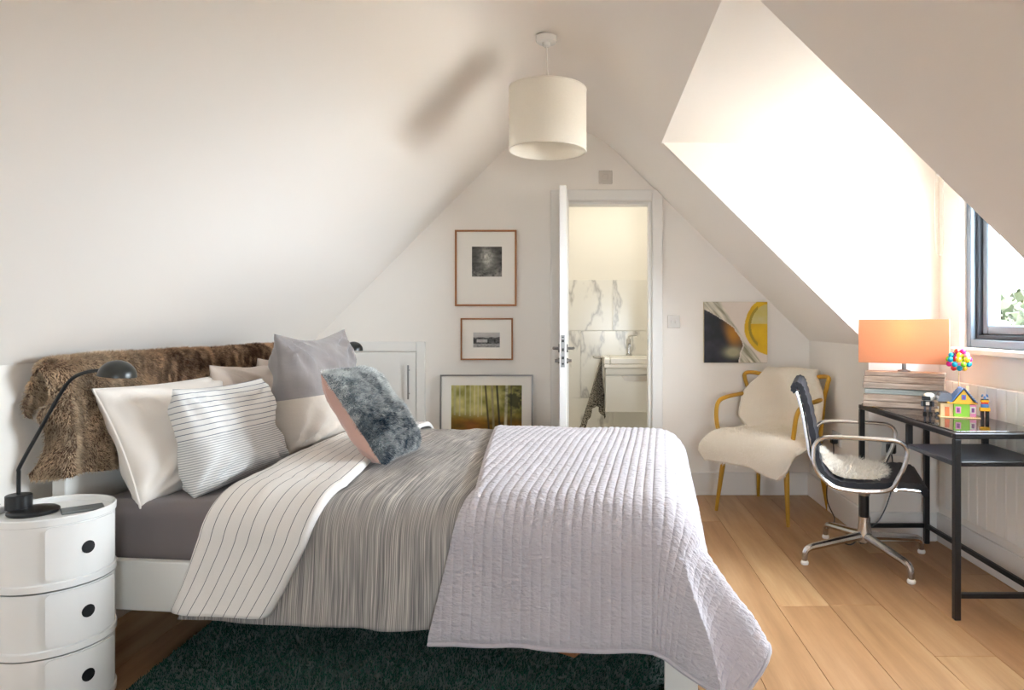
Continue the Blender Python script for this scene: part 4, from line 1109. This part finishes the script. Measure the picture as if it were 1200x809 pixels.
for s, nm in ((-1, 'roof_slope'), (1, 'roof_slope')):
    m = MB(); a0 = Vector((.01, 0, .132)); a1 = Vector((.01 + s * .052, 0, .066)); d_ = (a1 - a0).normalized(); nn = Vector((-d_.z * s, 0, d_.x * s))
    for k in range(7):
        b0 = a0 + d_ * (.0118 * k); b1 = b0 + d_ * .0125
        for r_ in range(8):
            y0 = -.052 + r_ * .0133
            V = []
            for (pt, lift) in ((b0, 0), (b1, .0022)):
                for y in (y0, y0 + .0125):
                    V.append(Vector((pt.x, y, pt.z)) + nn * lift); V.append(Vector((pt.x, y, pt.z)) + nn * (lift + .003))
            m.add(V, [(0, 1, 3, 2), (4, 6, 7, 5), (0, 4, 5, 1), (2, 3, 7, 6), (0, 2, 6, 4), (1, 5, 7, 3)])
    m.build(nm, TOY['blue'], ty)
m = MB(); m.prism([(-.095, .070), (-.032, .070), (-.040, .108), (-.082, .108)], -.035, .048, lambda a_, b_, d_: (a_, d_, b_)); studs(m, -.08, -.042, -.034, .047, .108); m.build('side_roof', TOY['slate'], ty)
tp('chimney', 'tan', ((.03, .02, .1), (.043, .033, .138)))
# bunch of coloured balls on a stick, standing behind the toy house
bs = thing('ball_tree', 'bunch of small coloured balls on a thin stick behind the toy house', 'toy', (1.755, 3.235, LZ))
MB().lathe([(.02, 0), (.02, .004), (.016, .006), (.0025, .007), (.0022, .21), (.002, .215)], 16).build('stick', TOY['tan'], bs)
keys = ['teal', 'yellow', 'magenta', 'lime', 'red', 'green', 'teal', 'yellow', 'pink', 'lime', 'magenta']
k = 0
for zz, n_, rr in ((.215, 5, .024), (.234, 7, .042), (.255, 7, .044), (.275, 5, .034), (.292, 3, .016)):
    for i in range(n_):
        a_ = 2 * math.pi * (i / n_) + zz * 20
        pr = [(.0005, -.0135)] + [(.0125 * math.cos(R(g)), .0135 * math.sin(R(g))) for g in range(-70, 80, 20)] + [(.0005, .0135)]
        MB().lathe(pr, 12, (rr * math.cos(a_), rr * math.sin(a_), zz)).build('ball', TOY[keys[k % len(keys)]], bs); k += 1
# little stacked figure
fg = thing('toy_figure', 'stacked toy brick figure in blue, red and yellow beside the toy house', 'toy', (1.775, 3.06, LZ), R(-15))
for nm, mt_, lo, hi in (('leg', 'black', (-.016, -.008, 0), (-.004, .008, .034)), ('leg', 'black', (.004, -.008, 0), (.016, .008, .034)), ('hips', 'yellow', (-.02, -.01, .0345), (.02, .01, .050)), ('body', 'blue', (-.014, -.009, .0505), (.014, .009, .066)), ('collar', 'red', (-.013, -.008, .0665), (.013, .008, .074)), ('head', 'yellow', (-.016, -.009, .0745), (.016, .009, .083)), ('brow', 'black', (-.014, -.009, .0835), (.014, .009, .088)), ('neck', 'blue', (-.004, -.004, .0885), (.004, .004, .100))):
    tp(nm, mt_, (lo, hi), par=fg)
for s in (-1, 1): m = MB(); m.lathe([(.001, -.004), (.007, -.002), (.007, .002), (.001, .004)], 12, (s * .010, 0, .103), Matrix.Rotation(R(70 * s), 3, 'Y')); m.build('ear', TOY['blue'], fg)
# black and white robot-like toy
rb = thing('toy_robot', 'small black and silver toy robot with a white helmet beside the lamp', 'toy', (1.60, 3.22, LZ), R(-25))
for nm, mt_, lo, hi in (('foot', 'black', (-.020, -.014, 0), (-.004, .014, .010)), ('foot', 'black', (.004, -.014, 0), (.020, .014, .010)), ('leg', 'slate', (-.016, -.006, .0105), (-.006, .006, .036)), ('leg', 'slate', (.006, -.006, .0105), (.016, .006, .036)), ('body', 'black', (-.018, -.011, .0365), (.018, .011, .062)), ('chest', 'white', (-.008, -.0135, .042), (.008, -.0115, .058)), ('arm', 'slate', (-.028, -.007, .036), (-.0185, .007, .060)), ('arm', 'slate', (.0185, -.007, .036), (.028, .007, .060)), ('visor', 'black', (-.024, -.020, .066), (.012, -.0125, .084))):
    tp(nm, mt_, (lo, hi), par=rb)
m = MB(); m.lathe([(.018, .0625), (.024, .068), (.026, .08), (.022, .092), (.012, .098), (.001, .099)], 20, (.006, .006, 0)); m.build('helmet', TOY['white'], rb)
cr = thing('toy_cart', 'small tan toy cart between the toy robot and the toy house', 'toy', (1.635, 3.17, LZ), R(-20))
tp('tray', 'tan', ((-.022, -.012, .014), (.022, .012, .030)), par=cr); tp('load', 'white', ((-.012, -.008, .0305), (.012, .008, .042)), par=cr)
for x in (-.014, .014): m = MB(); m.tube([(x, -.015, .009), (x, .015, .009)], .0088, 14); m.build('wheel', TOY['black'], cr)

# ------------------------------------------------------------------ swivel chair
ch = thing('swivel_chair', 'black mesh swivel chair with polished aluminium arms and four-star base', 'chair', (1.385, 3.42, 0), R(-19))
for k, a in enumerate((33, 123, 213, 303)):
    a = R(a); dx, dy = math.cos(a), math.sin(a)
    pts = catmull([(dx * .02, dy * .02, .115), (dx * .10, dy * .10, .105), (dx * .24, dy * .24, .088), (dx * .305, dy * .305, .078), (dx * .328, dy * .328, .058), (dx * .333, dy * .333, .018)], 6)
    g = MB().tube(pts, list(np.linspace(.022, .013, len(pts))), 10, flat=1.0).build('base_arm', M['chrome'], ch)
    MB().lathe([(.017, 0), (.019, .004), (.019, .012), (.014, .019)], 16, (dx * .333, dy * .333, 0)).build('glide', M['plastic_white'], g)
MB().lathe([(.032, .085), (.034, .13), (.028, .18), (.028, .21)], 24).build('hub', M['chrome'], ch)
MB().lathe([(.022, .2105), (.022, .315)], 20).build('column', M['black'], ch)
MB().lathe([(.026, .3155), (.03, .34), (.045, .37), (.05, .384)], 24).build('seat_support', M['steel'], ch)
prof_c = catmull([(-.325, .855), (-.318, .868), (-.300, .866), (-.290, .845), (-.262, .74), (-.238, .62), (-.222, .53), (-.195, .458), (-.145, .420), (-.08, .410), (.02, .416), (.13, .430), (.20, .434), (.232, .424), (.240, .405), (.226, .396)], 7) if False else None
pc = [(-.318, .842), (-.330, .858), (-.318, .876), (-.298, .866), (-.286, .830), (-.262, .74), (-.238, .62), (-.222, .53), (-.198, .465), (-.150, .424), (-.08, .412), (.02, .416), (.13, .428), (.20, .430), (.236, .420), (.246, .402), (.232, .390)]
pcs = [Vector((p_.x, 0, p_.y)) for p_ in catmull([Vector((a_, b_, 0)) for a_, b_ in pc], 6)]
PW = .24
Pg = []
for i, p_ in enumerate(pcs):
    t_ = (pcs[min(i + 1, len(pcs) - 1)] - pcs[max(i - 1, 0)]).normalized(); nn = Vector((-t_.z, 0, t_.x)); welt = .004 * abs(math.sin(i * math.pi / 3))
    row = []
    for yy in np.linspace(-PW, PW, 9): row.append(p_ + Vector((0, yy, 0)) + nn * (.011 + welt))
    for yy in np.linspace(PW, -PW, 9): row.append(p_ + Vector((0, yy, 0)) - nn * (.011 + welt))
    Pg.append([tuple(v) for v in row])
Pg = np.array(Pg); m = MB(); m.grid(Pg, wv=True); nn_ = Pg.shape[1]
m.f.append(tuple(range(nn_))); m.f.append(tuple((len(Pg) - 1) * nn_ + i for i in range(nn_))[::-1])
m.build('seat_sling', M['black_pad'], ch, smooth=60)
for s in (-1, 1):
    side = catmull([(-.300, s * .238, .865), (-.270, s * .238, .76), (-.245, s * .238, .62), (-.23, s * .238, .53), (-.206, s * .238, .462), (-.155, s * .238, .415), (-.08, s * .238, .400), (.05, s * .238, .405), (.15, s * .238, .418), (.225, s * .238, .415)], 6)
    side = [Vector((p_.x - .022 * float(sstep(.44, .56, p_.z)), p_.y * .93, p_.z - .010 * float(1 - sstep(.44, .56, p_.z)))) for p_ in side]
    MB().tube(side, .010, 10).build('side_rib', M['chrome'], ch)
    arm = catmull([(-.232, s * .268, .50), (-.238, s * .272, .545), (-.230, s * .275, .60), (-.195, s * .277, .633), (-.12, s * .278, .640), (.06, s * .278, .640), (.135, s * .277, .632), (.165, s * .275, .595), (.155, s * .272, .53), (.125, s * .268, .455), (.100, s * .262, .415), (.05, s * .258, .398), (-.06, s * .258, .393), (-.15, s * .260, .408), (-.205, s * .264, .452)], 6, closed=True)
    MB().tube(arm, .0105, 10, closed=True).build('armrest', M['chrome'], ch)
    for x_, z_ in ((-.236, .56), (.06, .402)): MB().tube([(x_, s * .236, z_), (x_, s * .268, z_)], .007, 8).build('arm_joint', M['chrome'], ch)
for x_, z_ in ((-.10, .392), (.12, .402)): MB().tube(catmull([(x_, -.236, z_ + .004), (x_, -.1, z_ - .012), (x_, .1, z_ - .012), (x_, .236, z_ + .004)], 5), .009, 8).build('cross_spreader', M['chrome'], ch)
MB().tube([(-.272, -.236, .775), (-.284, 0, .778), (-.272, .236, .775)], .011, 8).build('back_spreader', M['chrome'], ch)
MB().box((-.12, -.03, .378), (.14, .03, .392), .004).build('seat_plate', M['steel'], ch)
# sheepskin pad on its seat
def blob(name, outline_r, w, d, h, mat, seed, n=28, topfn=None):
    g = np.linspace(-1, 1, n); x, y = np.meshgrid(g, g, indexing='ij')
    rx = x * np.sqrt(1 - y * y / 2); ry = y * np.sqrt(1 - x * x / 2); ang = np.arctan2(ry, rx); k = 1 + outline_r * (fbm(np.cos(ang) * 1.6 + 5, np.sin(ang) * 1.6, 0, seed, 2))
    rr = np.hypot(rx, ry); X, Y = rx * k * w / 2, ry * k * d / 2
    t = np.sqrt(np.clip(1 - rr ** 5, 0, 1)) * h * (1 + .2 * fbm(X * 14, Y * 14, 0, seed + 3, 2))
    base = topfn(X, Y) if topfn is not None else 0 * X
    m = MB(); m.grid(np.stack([X, Y, base + t], -1)); m.grid(np.stack([X, Y, base], -1)); return m
seat_f = lambda X, Y: np.interp(X - .06, [-.30, -.215, -.198, -.150, -.08, .02, .13, .20], [.62, .54, .49, .443, .430, .432, .444, .446]) + .0
pdm = blob('p', .16, .33, .40, .022, None, 201, topfn=seat_f)
pad = pdm.build('sheepskin_pad', M['hide'], None, smooth=60); pad.parent = None
pad.matrix_world = Matrix.Translation((1.385, 3.42, .003)) @ Matrix.Rotation(R(-19), 4, 'Z') @ Matrix.Translation((-.06, 0, 0))
tag(pad, 'shaggy white sheepskin pad lying on the swivel chair seat', 'seat pad')
white_col = lambda p, r, l: lerpc(srgb(244, 238, 228), srgb(255, 252, 248), np.clip(.5 + .5 * fbm(p[:, 0] * 20, p[:, 1] * 20, p[:, 2] * 20, 211, 2) + .4 * (r - .5), 0, 1))
fur(pad, 'fleece', 9000, .03, .0022, white_col, comb=(.2, -.5, -.5), combw=.7, rnd=.6, mask=lambda c, n: n[:, 2] > -.2)

# ------------------------------------------------------------------ mustard armchair
AC = Vector((1.155, 4.285, 0)); AA = R(225)
ac = thing('armchair', 'mustard yellow armchair with looping slender arms and tapered legs', 'chair', AC, AA)   # local +x is the front
def leg(x, y, tx, ty_):
    MB().tube([(x, y, 0), (x * .97 + tx * .03, y * .97 + ty_ * .03, .02), (tx, ty_, .42)], [.010, .011, .020], 12).build('leg', M['mustard'], ac)
for sx in (1, -1):
    for sy in (1, -1): leg(sx * .235 - (.02 if sx < 0 else -.005), sy * .245, sx * .195, sy * .205)
# moulded seat shell
g = np.linspace(-1, 1, 25); x, y = np.meshgrid(g, g, indexing='ij')
sx_ = x * np.sqrt(1 - y * y * .22); sy_ = y * np.sqrt(1 - x * x * .22)
zz = .435 + .018 * (sx_ ** 2 * .4 + sy_ ** 2) - .012
P = np.stack([sx_ * .25, sy_ * .26, zz], -1); m = MB(); m.grid(P); m.grid(P - np.array([0, 0, .02]))
n_ = 25; rim = [j for j in range(n_)] + [i * n_ + n_ - 1 for i in range(1, n_)] + [(n_ - 1) * n_ + j for j in range(n_ - 2, -1, -1)] + [i * n_ for i in range(n_ - 2, 0, -1)]
for i in range(len(rim)): a_, b_ = rim[i], rim[(i + 1) % len(rim)]; m.f.append((a_, b_, b_ + n_ * n_, a_ + n_ * n_))
m.build('seat', M['mustard'], ac, smooth=50)
for s in (-1, 1):
    MB().tube(catmull([(.185, s * .235, .425), (.205, s * .262, .53), (.20, s * .272, .62), (.165, s * .278, .672), (.09, s * .280, .692), (-.03, s * .278, .70), (-.13, s * .262, .70), (-.20, s * .20, .66), (-.225, s * .10, .60), (-.225, 0, .575)], 7), .0135, 10).build('armrest', M['mustard'], ac)
# ear-shaped upper back loop and the inner back hoop
MB().tube(catmull([(-.16, -.24, .45), (-.165, -.255, .60), (-.17, -.262, .70), (-.165, -.290, .79), (-.175, -.295, .832), (-.205, -.24, .838), (-.25, -.10, .815), (-.265, 0, .812), (-.25, .10, .815), (-.205, .24, .838), (-.175, .290, .832), (-.165, .285, .79), (-.17, .262, .70), (-.165, .255, .60), (-.16, .24, .45)], 7), .0135, 10).build('back_loop', M['mustard'], ac)
MB().tube(catmull([(-.215, -.15, .44), (-.235, -.19, .58), (-.25, -.17, .70), (-.275, -.08, .77), (-.28, 0, .785), (-.275, .08, .77), (-.25, .17, .70), (-.235, .19, .58), (-.215, .15, .44)], 7), .0125, 10).build('back_hoop', M['mustard'], ac)
# sheepskin over seat and back
def skin_sheet():
    ns, nt = 90, 60
    S = np.linspace(0, 1, ns)[:, None] * np.ones((1, nt)); Tt = np.linspace(-1, 1, nt)[None, :] * np.ones((ns, 1))
    path = catmull([(.335, 0, .335), (.328, 0, .41), (.29, 0, .462), (.20, 0, .478), (.05, 0, .472), (-.10, 0, .478), (-.185, 0, .53), (-.225, 0, .64), (-.255, 0, .75), (-.282, 0, .83), (-.312, 0, .850), (-.335, 0, .82), (-.34, 0, .72), (-.335, 0, .64)], 10)
    L = [0]
    for i in range(1, len(path)): L.append(L[-1] + (path[i] - path[i - 1]).length)
    L = np.array(L) / L[-1]; px_ = np.interp(S, L, [p_.x for p_ in path]); pz_ = np.interp(S, L, [p_.z for p_ in path])
    hw = np.interp(S, [0, .04, .10, .20, .30, .40, .46, .52, .62, .70, .76, .85, .93, 1.0], [.23, .28, .30, .305, .29, .25, .19, .285, .295, .27, .22, .15, .10, .03])
    hw = np.stack([np.convolve(np.pad(hw[:, 0], 4, mode='edge'), np.ones(9) / 9, 'valid')] * nt, 1)
    hw = hw + .02 * fbm(S * 7, Tt * 0 + 3, 0, 221, 2)
    y = Tt * hw
    over = np.clip((np.abs(y) - .235) / .07, 0, 1)
    seatw = 1 - sstep(.40, .5, S)
    z = pz_ - over ** 1.4 * .055 * seatw
    # near (right-hand) front corner hangs lower
    z = z - .045 * sstep(.1, .9, Tt) * (1 - sstep(.02, .22, S))
    x = px_ + (1 - seatw) * .10 * (np.abs(y) / .25) ** 2
    z = z + .006 * fbm(x * 16, y * 16, 0, 222, 2)
    return np.stack([x, y, z], -1)
P = skin_sheet(); m = MB(); m.grid(P)
sk = m.build('sheepskin', M['hide'], None, smooth=80, recalc=False)
V_, N_, T_ = tri_surface(sk)
if N_[20 * 60 + 30][2] < 0: sk.data.flip_normals()
sk.location = AC; sk.rotation_euler = (0, 0, AA); tag(sk, 'cream sheepskin draped over the back and seat of the mustard armchair', 'sheepskin')
so = sk.modifiers.new('thickness', 'SOLIDIFY'); so.thickness = .034; so.offset = .7
cream_col = lambda p, r, l: lerpc(srgb(246, 238, 224), srgb(254, 250, 242), np.clip(.5 + .5 * fbm(p[:, 0] * 12, p[:, 1] * 12, p[:, 2] * 12, 231, 2) + .5 * (r - .5), 0, 1))
fur(sk, 'fleece', 70000, .034, .0016, cream_col, comb=(.1, 0, -1), combw=.35, rnd=.28)

# ------------------------------------------------------------------ bathroom things
vn = thing('vanity_unit', 'white wall-hung vanity unit with a ceramic basin in the bathroom', 'vanity', (.145, BY1 - .011, 0))
VW, VD = .60, .40
MB().box((.012, -VD + .02, .44), (VW, -.0005, .80), .003).build('cabinet', M['white'], vn)
m = MB(); m.box((.012, -VD, .44), (VW, -VD + .019, .735), .003); dw = m.build('drawer', M['white'], vn)
m = MB(); m.prism([(.14, .7355), (.42, .7355), (.39, .70), (.36, .693), (.20, .693), (.17, .70)], -VD - .004, -VD - .0005, lambda a_, b_, d_: (a_, d_, b_)); m.build('handle_recess', M['switch'], dw)
MB().box((.012, -VD, .745), (VW, -VD + .019, .798), .003).build('top_panel', M['white'], vn)
m = MB(); m.box((0, -VD - .02, .80), (VW + .012, -.0005, .83), .006); m.box((0, -VD - .02, .8305), (.05, -.0005, .885), .008); m.box((VW - .04, -VD - .02, .8305), (VW + .012, -.0005, .885), .008); m.box((.05, -VD - .02, .8305), (VW - .04, -VD + .03, .885), .008); m.box((.05, -.12, .8305), (VW - .04, -.0005, .885), .008)
m.build('basin', M['basin'], vn)
tpp = MB(); tpp.lathe([(.026, .8855), (.024, .90), (.019, .905), (.019, 1.02), (.016, 1.03)], 20, (.225, -.06, 0)); tpp.tube([(.225, -.06, .985), (.225, -.19, .975)], .012, 10); tpp.build('tap', M['chrome'], vn)
MB().tube([(.225, -.06, 1.031), (.225, -.06, 1.05), (.24, -.06, 1.055), (.29, -.06, 1.06)], .007, 8).build('tap_lever', M['chrome'], vn)
# towel on the side of the unit
ns, nt = 30, 40
S = np.linspace(0, 1, ns)[:, None] * np.ones((1, nt)); Tt = np.linspace(0, 1, nt)[None, :] * np.ones((ns, 1))
yw = (S - .5) * (.10 + .26 * Tt); fold_ = .030 * np.sin(S * 15 + Tt * 1.2) * (.4 + .6 * Tt)
P = np.stack([.150 - .17 * Tt * (1 - S) - .02 - np.abs(fold_) * 1.1 + .04 * S * Tt, BY1 - .24 + yw + 0 * S, .865 - (.50 + .10 * np.cos(S * 5)) * Tt], -1)
m = MB(); m.grid(P); tw = m.build('hand_towel', M['towel'], None, smooth=80, uv=np.stack([S, Tt * 2], -1).reshape(-1, 2), recalc=False)
tw.modifiers.new('thickness', 'SOLIDIFY').thickness = .006; tag(tw, 'black and white flecked towel hanging beside the bathroom vanity', 'towel')
rl = thing('towel_ring', 'chrome towel hook on the side of the vanity unit', 'hook', (.15, BY1 - .24, .872)); MB().tube(catmull([(.004, 0, 0), (-.05, 0, 0), (-.085, 0, .004), (-.09, 0, .02)], 5), .006, 8).build('hook_arm', M['chrome'], rl)
cl = thing('ceiling_light', 'round glowing bathroom ceiling light', 'lamp', (.2, 5.35, BZ - .0005))
MB().lathe([(.16, 0), (.16, -.03), (.15, -.035)], 32).build('housing', M['plastic_white'], cl)
MB().lathe([(.148, -.0355), (.14, -.05), (.001, -.055)], 32).build('diffuser', M['bath_lamp'], cl)

# ------------------------------------------------------------------ trees outside the dormer window
def tree(name, label, loc, h, r, seed, n=9000):
    t = thing(name, label, 'tree', loc)
    MB().tube(catmull([(0, 0, 0), (.05, .03, h * .3), (-.04, .05, h * .6), (0, 0, h * .85)], 6), list(np.linspace(.16, .05, 19)), 10).build('trunk', M['bark'], t)
    rng = np.random.default_rng(seed)
    d = rng.normal(0, 1, (n, 3)); d /= np.linalg.norm(d, axis=1)[:, None]; rad = rng.random(n) ** .4
    lump = 1 + .28 * fbm(d[:, 0] * 2.4 + seed, d[:, 1] * 2.4, d[:, 2] * 2.4, seed, 3)
    p = d * (rad * lump)[:, None] * np.array([r, r, h * .40]) + np.array([0, 0, h * .62])
    a_ = rng.normal(0, 1, (n, 3)); a_ /= np.linalg.norm(a_, axis=1)[:, None]; b_ = np.cross(a_, rng.normal(0, 1, (n, 3))); b_ /= np.linalg.norm(b_, axis=1)[:, None]
    s = .15
    V = np.stack([p - a_ * s, p + b_ * s * .5, p + a_ * s, p - b_ * s * .5], 1).reshape(-1, 3)
    m = MB(); m.v = V.tolist(); m.f = [(4 * i, 4 * i + 1, 4 * i + 2, 4 * i + 3) for i in range(n)]
    o = m.build('foliage', M['leaf'], t, smooth=0, recalc=False); o['kind'] = 'stuff'; return t
tree('garden_tree', 'broad pale green tree seen through the dormer window', (6.75, 10.8, -3), 4.75, 2.6, 301, 22000)
tree('garden_tree', 'smaller rounder tree beside the broad one, seen through the dormer window', (8.6, 6.2, -3), 4.6, 1.9, 302)
